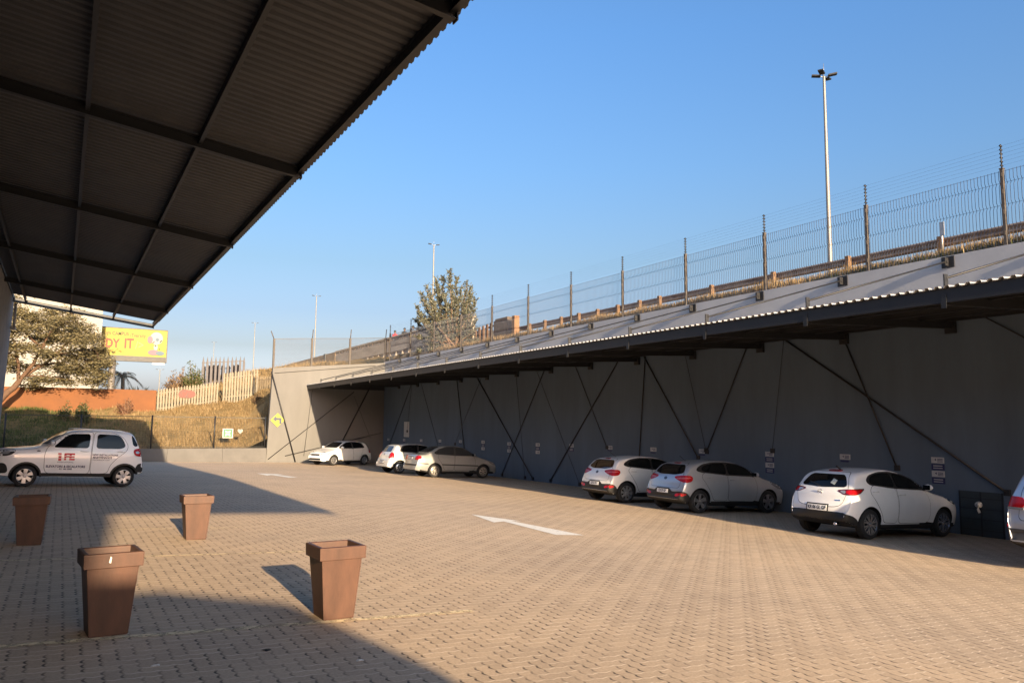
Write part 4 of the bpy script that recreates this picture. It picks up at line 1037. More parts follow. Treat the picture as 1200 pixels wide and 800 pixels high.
class Car:
    """body lofted from a side profile and a height-width table; glass, lamps and doors are skins cut to outline and laid on it"""
    def __init__(s, label, L, W, top, bottom, mz, wheels, R, paint, front_end=(.62, .75), rear_end=(.84, .5), cat='car', group='parked cars', inset=.0):
        s.L, s.W, s.top, s.R, s.wheels = L, W, top, R, wheels
        s.y0 = (wheels[0]+wheels[1])/2
        s.root = empty('parked_car', (0, 0, 0), 0, label, cat, group); s.paint = paint
        prof = smooth_tab(top, 2); d = [0]
        for a, b in zip(prof, prof[1:]): d.append(d[-1]+sqrt((a[0]-b[0])**2+(a[1]-b[1])**2))
        N = 86; st = []; k = 0
        for i in range(N):
            t = d[-1]*i/(N-1)
            while k < len(d)-2 and d[k+1] < t: k += 1
            f = (t-d[k])/(d[k+1]-d[k]+1e-9); y = prof[k][0]+(prof[k+1][0]-prof[k][0])*f; z = prof[k][1]+(prof[k+1][1]-prof[k][1])*f
            if st and y < st[-1][0]+.0015: y = st[-1][0]+.0015
            st.append((y, z))
        mz_s = smooth_tab(mz, 2); bot = smooth_tab(bottom, 1)
        def wid(y):
            w = 1.
            e, D = front_end
            if y < D: w = min(w, e+(1-e)*sqrt(max(0, 1-(1-y/D)**2)))
            e, D = rear_end; q = L-y
            if q < D: w = min(w, e+(1-e)*sqrt(max(0, 1-(1-max(0, q)/D)**2)))
            return w*W/2
        s.wid = wid
        n1, n2, n3 = 13, 6, 6; vs = []; ring = n1+n2+n3
        for i, (y, zt) in enumerate(st):
            zb = min(interp(bot, y), zt-.1)
            a, b = st[max(0, i-1)], st[min(N-1, i+1)]; tx, tz = b[0]-a[0], b[1]-a[1]; ln = sqrt(tx*tx+tz*tz)+1e-9
            nx, nz = -tz/ln, tx/ln
            rc = min(.10, .35*(zt-zb)); zc_ = zt-rc*.75; w = wid(y); row = []
            crown = .045 if zt > 1.25 else .055
            def x_at(z): return w*interp(mz_s, z)
            for q in range(n1):
                f = q/(n1-1); z = zb+(zc_-zb)*f; row.append([x_at(z), y, z, f**7])
            xe = x_at(zc_)
            xr = xe-rc*1.25
            for q in range(1, n2+1):
                t = q/n2*pi/2; row.append([xr+(xe-xr)*cos(t), y, zc_+(zt-zc_)*sin(t), 1.])
            for q in range(1, n3+1): row.append([xr*(1-q/n3), y, zt, 1.])
            for p in row:
                c = crown*(p[0]/max(.2, xe))**2*p[3]*(1 if zt > .5 else .3)
                p[1] -= nx*c if True else 0; p[2] -= nz*c*.8
            row[0][0] = row[0][0]
            vs.append(row)
        verts = []; idx = {}
        full = 2*ring-1
        for i in range(N):
            R_ = vs[i]; loop = [(-p[0], p[1], p[2]) for p in R_] + [(p[0], p[1], p[2]) for p in R_[:-1][::-1]]
            verts += [(x, s.y0-y, z) for x, y, z in loop]
        faces = []
        for i in range(N-1):
            for j in range(full-1): faces.append((i*full+j, (i+1)*full+j, (i+1)*full+j+1, i*full+j+1))
            faces.append((i*full+full-1, (i+1)*full+full-1, (i+1)*full, i*full))
        faces.append(tuple(range(full))); faces.append(tuple((N-1)*full+j for j in range(full))[::-1])
        mb = MB(); mb.add(verts, faces, 0, True)
        tmp = mb.build('body_tmp', [paint, rim_dark], None)
        bm = bmesh.new(); bm.from_mesh(tmp.data); s.bvh = BVHTree.FromBMesh(bm); bm.free()
        # wheel arches
        cut = MB(); ra = R+.055
        for wy in wheels:
            for sd in (-1, 1):
                a, b = sd*(W/2-.30), sd*(W/2+.2); n = 40
                ring_ = [(s.y0-wy+ra*cos(2*pi*q/n), R+ra*sin(2*pi*q/n)) for q in range(n)]
                cut.prism(ring_, min(a, b), max(a, b), 0, 'yz')
        co = cut.build('cut_tmp', [rim_dark])
        md = tmp.modifiers.new('b', 'BOOLEAN'); md.operation = 'DIFFERENCE'; md.object = co; md.solver = 'EXACT'; md.material_mode = 'TRANSFER'
        dg = bpy.context.evaluated_depsgraph_get(); me = bpy.data.meshes.new_from_object(tmp.evaluated_get(dg))
        bpy.data.objects.remove(tmp); bpy.data.objects.remove(co)
        for p in me.polygons:
            p.use_smooth = True
            if p.normal.z < -.3 and p.center.z < .65: p.material_index = 1      # unpainted underside
        me.set_sharp_from_angle(angle=radians(38))
        me.name = 'body'; s.body = bpy.data.objects.new('body', me); COL.objects.link(s.body); s.body.parent = s.root
    # --- skins
    def cast(s, az, u, z, off):
        a = radians(az); n = Vector((sin(a), cos(a), 0)); ux = Vector((-cos(a), sin(a), 0))
        if az == 181:      # wrap round the rear corners
            k = max(0, abs(u)-.5); th = k/.40*(1 if u > 0 else -1); n = Vector((sin(th), -cos(th), 0)); o = Vector((max(-.5, min(.5, u))*s.W/1.7, s.y0-s.L+.45, z))
        else: o = ux*u+Vector((0, 0, z))
        h = s.bvh.ray_cast(o+n*6, -n)
        if h[0] is None:
            q = o.copy(); 
            q += n*(s.W/2 if abs(sin(a)) > .7 else s.L/2)*.95
            h = s.bvh.find_nearest(q)
        nm = h[1] if h[1].dot(n) > 0 else -h[1]
        if nm.dot(n) < .05: nm = n
        return h[0]+nm*off, nm
    def U(s, az, v):
        """outline coordinate: metres from the nose for side views, metres across for front and rear views"""
        return v
    def skin(s, name, outline, az, material, off=.004, parent=None, step=.07, side=None, rim=.012, sm=3):
        """outline in (u, z); for az 90 / -90 u is metres from the nose"""
        if az in (90, -90):
            pts = [((s.y0-y)*(1 if az == 90 else -1), z) for y, z in outline]
        else: pts = list(outline)
        if sm:
            for q in range(2):      # round the corners by a few centimetres only
                o = []; rad_ = (.045, .016)[q]
                for i in range(len(pts)):
                    a, b = pts[i], pts[(i+1) % len(pts)]; ln = sqrt((a[0]-b[0])**2+(a[1]-b[1])**2)+1e-9; k = min(.28, rad_/ln)
                    o += [(a[0]*(1-k)+b[0]*k, a[1]*(1-k)+b[1]*k), (a[0]*k+b[0]*(1-k), a[1]*k+b[1]*(1-k))]
                pts = o
        A = sum(a[0]*b[1]-b[0]*a[1] for a, b in zip(pts, pts[1:]+pts[:1]))
        if A < 0: pts = pts[::-1]
        bm = bmesh.new(); bm.faces.new([bm.verts.new((u, z, 0)) for u, z in pts])
        us = [p[0] for p in pts]; zs = [p[1] for p in pts]
        for lo, hi, no in ((min(us), max(us), (1, 0, 0)), (min(zs), max(zs), (0, 1, 0))):
            n = int((hi-lo)/step)
            for i in range(1, n+1):
                c = lo+(hi-lo)*i/(n+1); bmesh.ops.bisect_plane(bm, geom=bm.faces[:]+bm.edges[:]+bm.verts[:], plane_co=(c*no[0], c*no[1], 0), plane_no=no)
        bmesh.ops.triangulate(bm, faces=[f for f in bm.faces if len(f.verts) > 4])
        nms = {}
        for v in bm.verts:
            p, nm = s.cast(az, v.co.x, v.co.y, off); v.co = p; nms[v] = nm
        if rim:
            be = [e for e in bm.edges if len(e.link_faces) == 1]
            r = bmesh.ops.extrude_edge_only(bm, edges=be); nv = [g for g in r['geom'] if isinstance(g, bmesh.types.BMVert)]
            kd = [(v.co.copy(), n) for v, n in nms.items()]
            look = {tuple(round(c, 5) for c in co): n for co, n in kd}
            for v in nv: v.co -= look.get(tuple(round(c, 5) for c in v.co), Vector((0, 0, 0)))*rim
        bmesh.ops.recalc_face_normals(bm, faces=bm.faces)
        me = bpy.data.meshes.new(name); bm.to_mesh(me); 
        # outward check
        a = radians(az); n = Vector((sin(a), cos(a), 0)); sgn = sum(f.normal.dot(n)*f.calc_area() for f in bm.faces)
        if sgn < 0:
            bmesh.ops.reverse_faces(bm, faces=bm.faces); bm.to_mesh(me)
        bm.free(); me.materials.append(material)
        for p in me.polygons: p.use_smooth = True
        me.set_sharp_from_angle(angle=radians(40))
        o = bpy.data.objects.new(name, me); COL.objects.link(o); o.parent = parent or s.root
        return o
    def strip(s, name, line, az, w, material, off=.005, parent=None):
        """thin line laid on the body"""
        L_, R_ = [], []
        for i, p in enumerate(line):
            a = Vector(line[max(0, i-1)]); b = Vector(line[min(len(line)-1, i+1)]); d = (b-a).normalized(); n = Vector((-d.y, d.x))*w/2
            L_.append((p[0]+n.x, p[1]+n.y)); R_.append((p[0]-n.x, p[1]-n.y))
        return s.skin(name, L_+R_[::-1], az, material, off, parent, .12, rim=.006, sm=0)
    def lettering(s, body, az, u, z, size, material, off=.009, parent=None, squeeze=1., bold=0., name='lettering'):
        vs, fs = text_mesh(body, size, 'CENTER', 0, squeeze, bold)
        if az in (90, -90): u = (s.y0-u)*(1 if az == 90 else -1)
        out = [s.cast(az, u+x, z+y, off)[0] for x, y, _ in vs]
        o = MB().add(out, fs).build(name, material, parent or s.root, fix=False); return o
    def plate(s, az, u, z, text, w=.50, h=.11, off=.012):
        s.skin('plate_surround', [(u-w/2-.03, z-h/2-.022), (u+w/2+.03, z-h/2-.022), (u+w/2+.03, z+h/2+.03), (u-w/2-.03, z+h/2+.03)], az, black_plastic, off-.005, s.body, .1, sm=0)
        pl = s.skin('number_plate', [(u-w/2, z-h/2), (u+w/2, z-h/2), (u+w/2, z+h/2), (u-w/2, z+h/2)], az, plate_mat, off, None, .1, sm=0)
        s.lettering(text, az, u, z, h*.86, ink_dark, off+.003, pl, .86, .004, 'characters'); return pl
    def wheel(s, spokes=5, style='spoke', rim=None, rr=None):
        rim = rim or rim_alloy; R = s.R; rr = rr or R*.68; w = .19
        tm = MB(); tm.lathe([(-.02, rr*.97), (.05, rr), (w/2-.012, rr+.004), (w/2, rr+.03), (w/2-.004, R-.03), (w/2-.02, R-.008), (w/2-.05, R), (-w/2+.03, R), (-w/2, R-.04), (-w/2, rr), (-.02, rr*.97)], 'x', 40, 0)
        tm.lathe([(-.03, rr), (-.03, .02)], 'x', 30, 1); 
        rm = MB(); rm.lathe([(.0, rr*.93), (w/2-.02, rr*.96), (w/2-.004, rr*.985), (w/2-.006, rr+.004), (w/2-.03, rr+.006)], 'x', 40)
        ri, ro = rr*.14, rr*.955
        if style == 'cover':      # steel wheel with a pierced cover
            n = 7
            for q in range(n):
                a0 = 2*pi*q/n; vs = []
                for (r, da, x) in ((ri, -.4, w/2-.005), (rr*.5, -.28, w/2+.002), (rr*.72, -.36, w/2-.004), (ro, -.42, w/2-.018), (ro, .42, w/2-.018), (rr*.72, .30, w/2-.004), (rr*.5, .12, w/2+.002), (ri, .4, w/2-.005)):
                    vs.append((x, r*cos(a0+da), r*sin(a0+da)))
                vs2 = [(x-.02, y, z) for x, y, z in vs]
                rm.add(vs+vs2, [(0, 1, 6, 7), (1, 2, 5, 6), (2, 3, 4, 5)]+[(8, 15, 14, 9), (9, 14, 13, 10), (10, 13, 12, 11)]+[(i, i+8, (i+1) % 8+8, (i+1) % 8) for i in range(8)])
        else:
            for q in range(spokes):
                a0 = 2*pi*q/spokes+pi/2
                for (dw0, dw1, sh) in (((.30, .30, 0),) if style == 'spoke' else (((.15, .13, -.17), (.15, .13, .17)) if style == 'twin' else ((.34, .52, 0),))):
                    hw0, hw1 = rr*dw0*.5, rr*dw1*.5; vs = []
                    for (r, hw, x) in ((ri, hw0, w/2-.022), (rr*.55, (hw0+hw1)*.5, w/2-.012), (ro, hw1, w/2-.014)):
                        for sg in (-1, 1):
                            for dx in (0, -.03):
                                a = a0+sh*(r/ro)**1.0; vs.append((x+dx, r*cos(a)-sg*hw*sin(a), r*sin(a)+sg*hw*cos(a)))
                    fs = []
                    for k in range(2):
                        o = k*4; fs += [(o, o+4, o+6, o+2), (o+1, o+3, o+7, o+5), (o, o+1, o+5, o+4), (o+2, o+6, o+7, o+3)]
                    rm.add(vs, fs)
        rm.lathe([(w/2-.03, rr*.22), (w/2-.01, rr*.20), (w/2-.002, rr*.12), (w/2-.002, .001)], 'x', 18)
        first = None
        for wy in s.wheels:
            for sd in (1, -1):
                if first is None:
                    t = tm.build('wheel', [rubber, rim_dark], s.root, sharp=35); r = rm.build('rim', rim, t, sharp=35); first = (t, r)
                else:
                    t = first[0].copy(); COL.objects.link(t); t.parent = s.root; r = first[1].copy(); COL.objects.link(r); r.parent = t
                t.location = (sd*(s.W/2-.115), s.y0-wy, R); t.rotation_euler = (rnd.uniform(0, 1.2), 0, 0 if sd > 0 else pi)
    def handle(s, az, y, z, m, par):
        p, n = s.cast(az, (s.y0-y)*(1 if az == 90 else -1), z, .0)
        mb = MB(); sg = 1 if az == 90 else -1
        mb.tube([p+Vector((0, .10, 0)), p+n*.03+Vector((0, .075, 0)), p+n*.034, p+n*.03-Vector((0, .075, 0)), p-Vector((0, .10, 0))], [.008, .013, .014, .013, .008], 8)
        mb.build('door_handle', m, par)
    def mirror(s, az, y, z, m, foot=None):
        p, n = s.cast(az, (s.y0-y)*(1 if az == 90 else -1), z, .0); sg = 1 if az == 90 else -1
        mb = MB(); c = p+Vector((sg*.13, 0, .055))
        vs = []; fs = []
        R1, R2 = 10, 8
        for i in range(R1+1):
            t = pi*i/R1
            for j in range(R2):
                a = 2*pi*j/R2; vs.append(c+Vector((.115*cos(a)*sin(t)**.6, -.055*cos(t), .075*sin(a)*sin(t)**.6)))
        for i in range(R1):
            for j in range(R2): fs.append((i*R2+j, i*R2+(j+1) % R2, (i+1)*R2+(j+1) % R2, (i+1)*R2+j))
        mb.add(vs, fs, 0, True); mr = mb.build('wing_mirror', m, s.root)
        ft = MB(); ft.bar(p-n*.02, c-Vector((sg*.06, 0, .04)), .05, .04); ft.build('mirror_foot', black_plastic, mr)
        gl = MB(); gl.box(c+Vector((-.085, -.062, -.052)), c+Vector((.085, -.054, .052))); gl.build('mirror_glass', glass, mr, bevel=.004)
    def door(s, az, outline, win, hy, hz, gm=None, hm=None, off=.006):
        s.skin('panel_gap', s.grow(outline, .009), az, black_plastic, .003, s.body, .05, rim=0, sm=2)
        d = s.skin('door', outline, az, s.paint, off, None, .06, sm=2)
        if hy: s.handle(az, hy, hz, hm or s.paint, d)
        if win: s.skin('side_window', win, az, gm or glass, off+.007, d, .06, sm=3)
        return d
    @staticmethod
    def grow(pts, g):
        cx = sum(p[0] for p in pts)/len(pts); cy = sum(p[1] for p in pts)/len(pts); o = []
        n = len(pts); A = sum(a[0]*b[1]-b[0]*a[1] for a, b in zip(pts, pts[1:]+pts[:1])); sg = 1 if A > 0 else -1
        for i in range(n):
            a, b, c = Vector(pts[i-1]), Vector(pts[i]), Vector(pts[(i+1) % n]); d1 = (b-a).normalized(); d2 = (c-b).normalized()
            nn = Vector((d1.y+d2.y, -d1.x-d2.x)); nn = nn.normalized() if nn.length > .01 else Vector((d1.y, -d1.x)); o.append(tuple(b+nn*g*sg*1.15))
        return o
    def put(s, x, y, heading, dz=0.):
        """heading in degrees: world direction of the nose, 0 = +X, 90 = +Y; the car tilts with the paving"""
        h = radians(heading); e = .4
        zx = (ground_z(x+e, y)-ground_z(x-e, y))/(2*e); zy = (ground_z(x, y+e)-ground_z(x, y-e))/(2*e)
        up = Vector((-zx, -zy, 1)).normalized(); f = Vector((cos(h), sin(h), 0)); f = (f-up*f.dot(up)).normalized(); r = f.cross(up)
        m = Matrix((r, f, up)).transposed().to_4x4(); m.translation = (x, y, ground_z(x, y)+.004+dz)
        s.root.rotation_euler = m.to_euler(); s.root.location = m.translation

MZ = [(.15, .86), (.28, .93), (.45, .985), (.62, 1.0), (.78, .99), (.92, .955), (1.0, .915), (1.2, .83), (1.42, .70), (1.6, .62)]
white_paint = car_paint('white_car_paint', (.82, .83, .84)); white2 = car_paint('warm_white_car_paint', (.80, .79, .77))
silver = car_paint('silver_car_paint', (.45, .49, .54), .5, .36); gold = car_paint('gold_silver_car_paint', (.33, .335, .325), .45, .38)
silver_blue = car_paint('bright_silver_car_paint', (.52, .54, .58), .55, .34)

def off(pts, dy, dz=0): return [(a+dy, b+dz) for a, b in pts]

# --- two small hatchbacks of one kind, white and silver
def rounded_hatch(label, paint, plate, rims, spokes, rear_glass, style='twin'):
    top = [(0, .42), (.01, .60), (.08, .74), (.30, .84), (.75, .955), (1.02, 1.02), (1.45, 1.26), (1.85, 1.415), (2.25, 1.455), (2.8, 1.45), (3.3, 1.385), (3.60, 1.31), (3.74, 1.19), (3.87, 1.02), (3.93, .93), (3.975, .80), (4.0, .68), (4.035, .62), (4.045, .45)]
    c = Car(label, 4.045, 1.72, top, [(0, .30), (.3, .19), (3.5, .19), (3.8, .24), (4.045, .36)], MZ, (.83, 3.40), .315, paint, rear_end=(.80, .62))
    for az in (90, -90):
        c.skin('window_trim', [(1.16, 1.01), (1.5, 1.24), (1.88, 1.365), (2.3, 1.40), (2.8, 1.39), (3.2, 1.325), (3.42, 1.22), (3.47, 1.14), (3.3, 1.10), (2.4, 1.035)], az, black_plastic, .0065, c.body, .04)
        c.door(az, [(1.32, .42), (1.30, .80), (1.36, 1.03), (2.36, 1.05), (2.38, .42), (2.34, .34), (1.4, .33)], None, 2.22, .91, hm=paint)
        c.door(az, [(2.41, .42), (2.40, 1.05), (3.20, 1.10), (3.33, .98), (3.14, .72), (3.02, .55), (2.92, .36), (2.45, .34)], None, 3.12, .96, hm=paint)
        c.skin('side_window', [(1.36, 1.055), (1.6, 1.245), (1.9, 1.335), (2.30, 1.37), (2.33, 1.06)], az, glass, .014, None, .06)
        c.skin('side_window', [(2.40, 1.065), (2.38, 1.37), (2.8, 1.355), (3.15, 1.285), (3.30, 1.19), (3.2, 1.12)], az, glass, .014, None, .06)
        c.mirror(az, 1.40, 1.03, paint)
        c.skin('headlight', [(.12, .66), (.35, .80), (.78, .90), (.70, .80), (.40, .68)], az, lens_clear, .006)
        c.strip('sill_line', [(1.2, .30), (3.0, .30)], az, .05, black_plastic, .004, c.body)
    c.skin('windscreen', [(-.60, 1.04), (.60, 1.04), (.47, 1.36), (-.47, 1.36)], 0, glass, .006)
    c.skin('panel_gap', c.grow([(-.60, .66), (.60, .66), (.64, .98), (.46, 1.33), (-.46, 1.33), (-.64, .98)], .009), 180, black_plastic, .003, c.body, .05, rim=0)
    tg = c.skin('tailgate', [(-.60, .66), (.60, .66), (.64, .98), (.46, 1.33), (-.46, 1.33), (-.64, .98)], 180, paint, .006, None, .05)
    c.skin('rear_window', [(-.60, 1.06), (-.3, 1.01), (.3, 1.01), (.60, 1.06), (.55, 1.17), (.46, 1.285), (-.46, 1.285), (-.55, 1.17)], 180, rear_glass, .014, tg, .06)
    c.skin('brake_light', [(-.14, 1.315), (.14, 1.315), (.13, 1.34), (-.13, 1.34)], 180, lens_red, .012, tg, .06)
    c.skin('badge', [(.065*cos(t), .905+.042*sin(t)) for t in lin(0, 5.9, 14)], 180, dark_chrome, .01, tg, sm=0)
    for sd in (-1, 1):
        def q(l): return [(sd*a, b) for a, b in l]
        c.skin('tail_light', q([(.34, .935), (.37, .975), (.66, 1.0), (1.0, 1.0), (1.08, .95), (1.0, .84), (.80, .81), (.58, .85), (.42, .90)]), 181, lens_red, .012, None, .05)
        c.skin('tail_light_rim', q([(.44, .895), (.74, .905), (.98, .93), (.98, .955), (.74, .945), (.44, .935)]), 181, mat('lamp_bright_band', (.50, .10, .10), .25, 0, .3, 20), .016, None, .05)
        c.skin('reflector', q([(.50, .43), (.80, .46), (.84, .53), (.55, .52)]), 181, lens_red, .022)
    c.skin('bumper_insert', [(-.90, .29), (.90, .29), (.95, .42), (.80, .575), (.34, .555), (.30, .625), (-.30, .625), (-.34, .555), (-.80, .575), (-.95, .42)], 181, black_plastic, .016, c.body, .03, sm=2, rim=.03)
    c.plate(180, 0, .555, plate, .47, .10, .026)
    c.wheel(spokes, style, rims)
    ant = MB(); ant.tube([(0, c.y0-3.2, 1.37), (0, c.y0-3.45, 1.53)], .008, 6); ant.build('antenna', black_plastic, c.root)
    return c
brown_reflection_glass = mat('painted_reflection_glass', (.05, .03, .015), .06, 0, coat=1.)  # brown reflection in the rear window, put into the glass colour
k1 = rounded_hatch('white hatchback with a brown reflection in its rear window parked left of the silver hatchback', white2, 'CF 51 DV', rim_alloy, 8, brown_reflection_glass, 'spoke')
k1.put(16.62, 20.62, 0)
k2 = rounded_hatch('silver grey hatchback with dark star wheels parked between two white hatchbacks', silver, 'CX 37 GP', mat('dark_alloy_rim', (.28, .28, .29), .35, .7), 5, glass, 'wide')
k2.put(16.72, 17.42, -1.5)

# --- the large white hatchback close to the wall hatch
def sharp_hatch():
    p = white_paint
    top = [(0, .46), (.02, .62), (.10, .74), (.35, .86), (.9, .975), (1.18, 1.03), (1.6, 1.27), (1.98, 1.42), (2.4, 1.485), (2.85, 1.48), (3.35, 1.42), (3.62, 1.36), (3.76, 1.22), (3.88, 1.04), (3.95, .95), (3.985, .80), (4.02, .70), (4.06, .64), (4.065, .48)]
    c = Car('large white hatchback with a sticker in its rear window parked beside the dark wall hatch', 4.065, 1.70, top, [(0, .30), (.3, .19), (3.5, .20), (3.8, .27), (4.065, .38)], MZ, (.82, 3.39), .315, p, rear_end=(.78, .66))
    for az in (90, -90):
        c.skin('window_trim', [(1.30, 1.03), (1.7, 1.27), (2.05, 1.375), (2.45, 1.42), (2.85, 1.405), (3.18, 1.34), (3.36, 1.22), (3.30, 1.13), (2.6, 1.065), (1.9, 1.04)], az, black_plastic, .0065, c.body, .04)
        c.door(az, [(1.36, .44), (1.34, .80), (1.42, 1.03), (2.42, 1.07), (2.46, .42), (2.42, .33), (1.44, .33)], None, 2.28, .93, hm=p)
        c.door(az, [(2.49, .42), (2.46, 1.07), (3.20, 1.12), (3.34, .98), (3.14, .70), (3.02, .52), (2.95, .35), (2.53, .33)], None, 3.16, .985, hm=p)
        c.skin('side_window', [(1.5, 1.07), (1.78, 1.255), (2.08, 1.345), (2.40, 1.385), (2.40, 1.085)], az, glass, .014, None, .06)
        c.skin('side_window', [(2.47, 1.09), (2.47, 1.39), (2.84, 1.375), (3.12, 1.315), (3.27, 1.21), (3.2, 1.145)], az, glass, .014, None, .06)
        c.mirror(az, 1.46, 1.05, p)
        c.skin('headlight', [(.10, .70), (.35, .82), (.78, .90), (.62, .80), (.35, .70)], az, lens_clear, .006)
        c.strip('sill_line', [(1.2, .27), (3.0, .27)], az, .06, black_plastic, .004, c.body)
        c.skin('fuel_flap' if az == 90 else 'reflector', [(3.45, .95), (3.6, .95), (3.6, 1.06), (3.45, 1.06)] if az == 90 else [(3.8, .5), (3.9, .5), (3.9, .54), (3.8, .54)], az, p if az == 90 else lens_red, .003)
    c.skin('windscreen', [(-.60, 1.06), (.60, 1.06), (.47, 1.39), (-.47, 1.39)], 0, glass, .006)
    gate = [(-.56, .69), (-.4, .645), (.4, .645), (.56, .69), (.64, .95), (.60, 1.1), (.47, 1.37), (-.47, 1.37), (-.60, 1.1), (-.64, .95)]
    c.skin('panel_gap', c.grow(gate, .009), 180, black_plastic, .003, c.body, .05, rim=0)
    tg = c.skin('tailgate', gate, 180, p, .006, None, .05)
    rwn = c.skin('rear_window', [(-.57, 1.06), (0, 1.035), (.57, 1.06), (.55, 1.15), (.43, 1.315), (-.43, 1.315), (-.55, 1.15)], 180, glass, .014, tg, .06)
    c.skin('sticker', [(.17, 1.13), (.28, 1.095), (.31, 1.19), (.20, 1.225)], 180, mat('pale_sticker', (.50, .56, .54), .5, 0, .5, 40), .018, rwn, sm=0)
    c.strip('wiper', [(-.05, 1.045), (-.22, 1.10), (-.38, 1.13)], 180, .022, black_plastic, .022, tg)
    c.skin('brake_light', [(-.17, 1.385), (.17, 1.385), (.16, 1.412), (-.16, 1.412)], 180, lens_red, .012, tg, .06)
    bd = MB(); cpos, nn = c.cast(180, 0, .93, .012); 
    bd.lathe([(-.006, .058), (.004, .062), (.004, .052), (-.006, .050)], 'y', 20, c=cpos, closed=True); bd.bar(cpos+Vector((-.05, 0, .02)), cpos+Vector((0, 0, -.02)), .012, .006); bd.bar(cpos+Vector((.05, 0, .02)), cpos+Vector((0, 0, -.02)), .012, .006)
    bd.build('badge', chrome, tg)
    c.strip('model_badge', [(.40, .78), (.53, .785)], 180, .025, chrome, .012, tg)
    for sd in (-1, 1):
        q = lambda l: [(sd*a, b) for a, b in l]
        tl = c.skin('tail_light', q([(.38, .985), (.5, 1.015), (.74, 1.025), (1.05, 1.045), (1.32, 1.05), (1.10, .955), (.88, .90), (.6, .905)]), 181, mat('dark_lamp_surround', (.10, .01, .012), .15, 0, coat=.8), .010, None, .05)
        c.skin('lens', q([(.66, .925), (.88, .918), (1.08, .97), (1.2, 1.025), (1.0, 1.02), (.74, 1.005), (.66, .995)]), 181, lens_red, .014, tl, .05)
        c.skin('lens', q([(.46, .975), (.58, .93), (.64, .928), (.64, .995), (.54, .995)]), 181, lens_clear, .014, tl, .05)
    c.skin('bumper_insert', [(-.90, .27), (.90, .27), (.95, .36), (.86, .45), (.74, .505), (.55, .545), (-.55, .545), (-.74, .505), (-.86, .45), (-.95, .36)], 181, black_plastic, .016, c.body, .03, sm=2, rim=.03)
    c.plate(180, 0, .60, 'KR 06 GL GP', .50, .11, .022)
    ex = MB(); ex.lathe([(-.06, .03), (.06, .03), (.06, .024), (-.06, .02)], 'y', 14, c=(.48, c.y0-4.04, .30), closed=True); ex.build('exhaust_pipe', chrome, c.root)
    c.wheel(8, 'twin', mat('bright_alloy_rim', (.5, .5, .52), .25, .85))
    ant = MB(); ant.tube([(.0, c.y0-3.25, 1.41), (.0, c.y0-3.42, 1.5)], .02, 6); ant.build('antenna', black_plastic, c.root)
    return c
sharp_hatch().put(16.32, 11.88, 0)

# --- older boxy hatch shared by two parked cars
def boxy_hatch(label, paint, plate):
    top = [(0, .42), (.01, .58), (.07, .70), (.3, .80), (.85, .93), (1.05, 1.0), (1.5, 1.27), (1.82, 1.425), (2.2, 1.465), (2.8, 1.46), (3.25, 1.41), (3.42, 1.37), (3.56, 1.18), (3.68, 1.0), (3.76, .93), (3.80, .80), (3.84, .66), (3.89, .62), (3.90, .46)]
    c = Car(label, 3.90, 1.65, top, [(0, .28), (.3, .19), (3.4, .19), (3.9, .32)], MZ, (.80, 3.26), .30, paint, rear_end=(.84, .5))
    for az in (90, -90):
        c.skin('window_trim', [(1.14, 1.0), (1.5, 1.22), (1.85, 1.37), (2.25, 1.41), (2.8, 1.40), (3.1, 1.35), (3.28, 1.10), (3.2, 1.04), (2.2, 1.0)], az, black_plastic, .0065, c.body, .04, sm=2)
        c.door(az, [(1.28, .42), (1.26, .78), (1.32, 1.0), (2.28, 1.01), (2.32, .42), (2.28, .33), (1.36, .33)], None, 2.14, .88, hm=paint)
        c.door(az, [(2.35, .42), (2.32, 1.01), (3.05, 1.05), (3.14, .92), (2.98, .68), (2.86, .50), (2.80, .35), (2.39, .33)], None, 2.96, .90, hm=paint)
        c.skin('side_window', [(1.34, 1.03), (1.6, 1.24), (1.88, 1.34), (2.22, 1.375), (2.24, 1.04)], az, glass, .014, None, .06)
        c.skin('side_window', [(2.34, 1.045), (2.32, 1.375), (2.78, 1.365), (3.02, 1.32), (3.17, 1.12), (3.1, 1.07)], az, glass, .014, None, .06)
        c.mirror(az, 1.36, 1.0, paint)
        c.skin('headlight', [(.03, .60), (.08, .72), (.35, .79), (.58, .82), (.52, .70), (.3, .61)], az, lens_clear, .008)
        c.strip('rub_strip', [(1.0, .56), (3.0, .58)], az, .04, paint, .012, c.body)
    c.skin('grille', [(-.38, .56), (.38, .56), (.40, .66), (-.40, .66)], 0, black_plastic, .008); c.skin('bumper_intake', [(-.55, .30), (.55, .30), (.5, .42), (-.5, .42)], 0, black_plastic, .008)
    c.skin('windscreen', [(-.60, 1.04), (.60, 1.04), (.47, 1.37), (-.47, 1.37)], 0, glass, .006)
    gate = [(-.56, .64), (.56, .64), (.60, .95), (.47, 1.36), (-.47, 1.36), (-.60, .95)]
    c.skin('panel_gap', c.grow(gate, .009), 180, black_plastic, .003, c.body, .05, rim=0); tg = c.skin('tailgate', gate, 180, paint, .006, None, .05)
    c.skin('rear_window', [(-.52, 1.03), (.52, 1.03), (.43, 1.31), (-.43, 1.31)], 180, glass_clear, .014, tg, .06)
    c.skin('badge', [(.05*cos(t), .90+.05*sin(t)) for t in lin(0, 5.9, 14)], 180, dark_chrome, .01, tg, sm=0)
    for sd in (-1, 1):
        q = lambda l: [(sd*a, b) for a, b in l]
        tl = c.skin('tail_light', q([(.60, .74), (.62, .96), (.72, 1.02), (.96, .98), (.98, .74)]), 181, lens_red, .012, None, .05)
        c.skin('lens', q([(.64, .80), (.74, .80), (.74, .87), (.64, .87)]), 181, lens_clear, .016, tl, .05)
    c.plate(180, 0, .53, plate, .47, .10, .014)
    c.wheel(7, 'cover')
    return c
w3 = boxy_hatch('white hatchback turned towards the arrow by the pale end wall', white2, 'DL 82 GP')
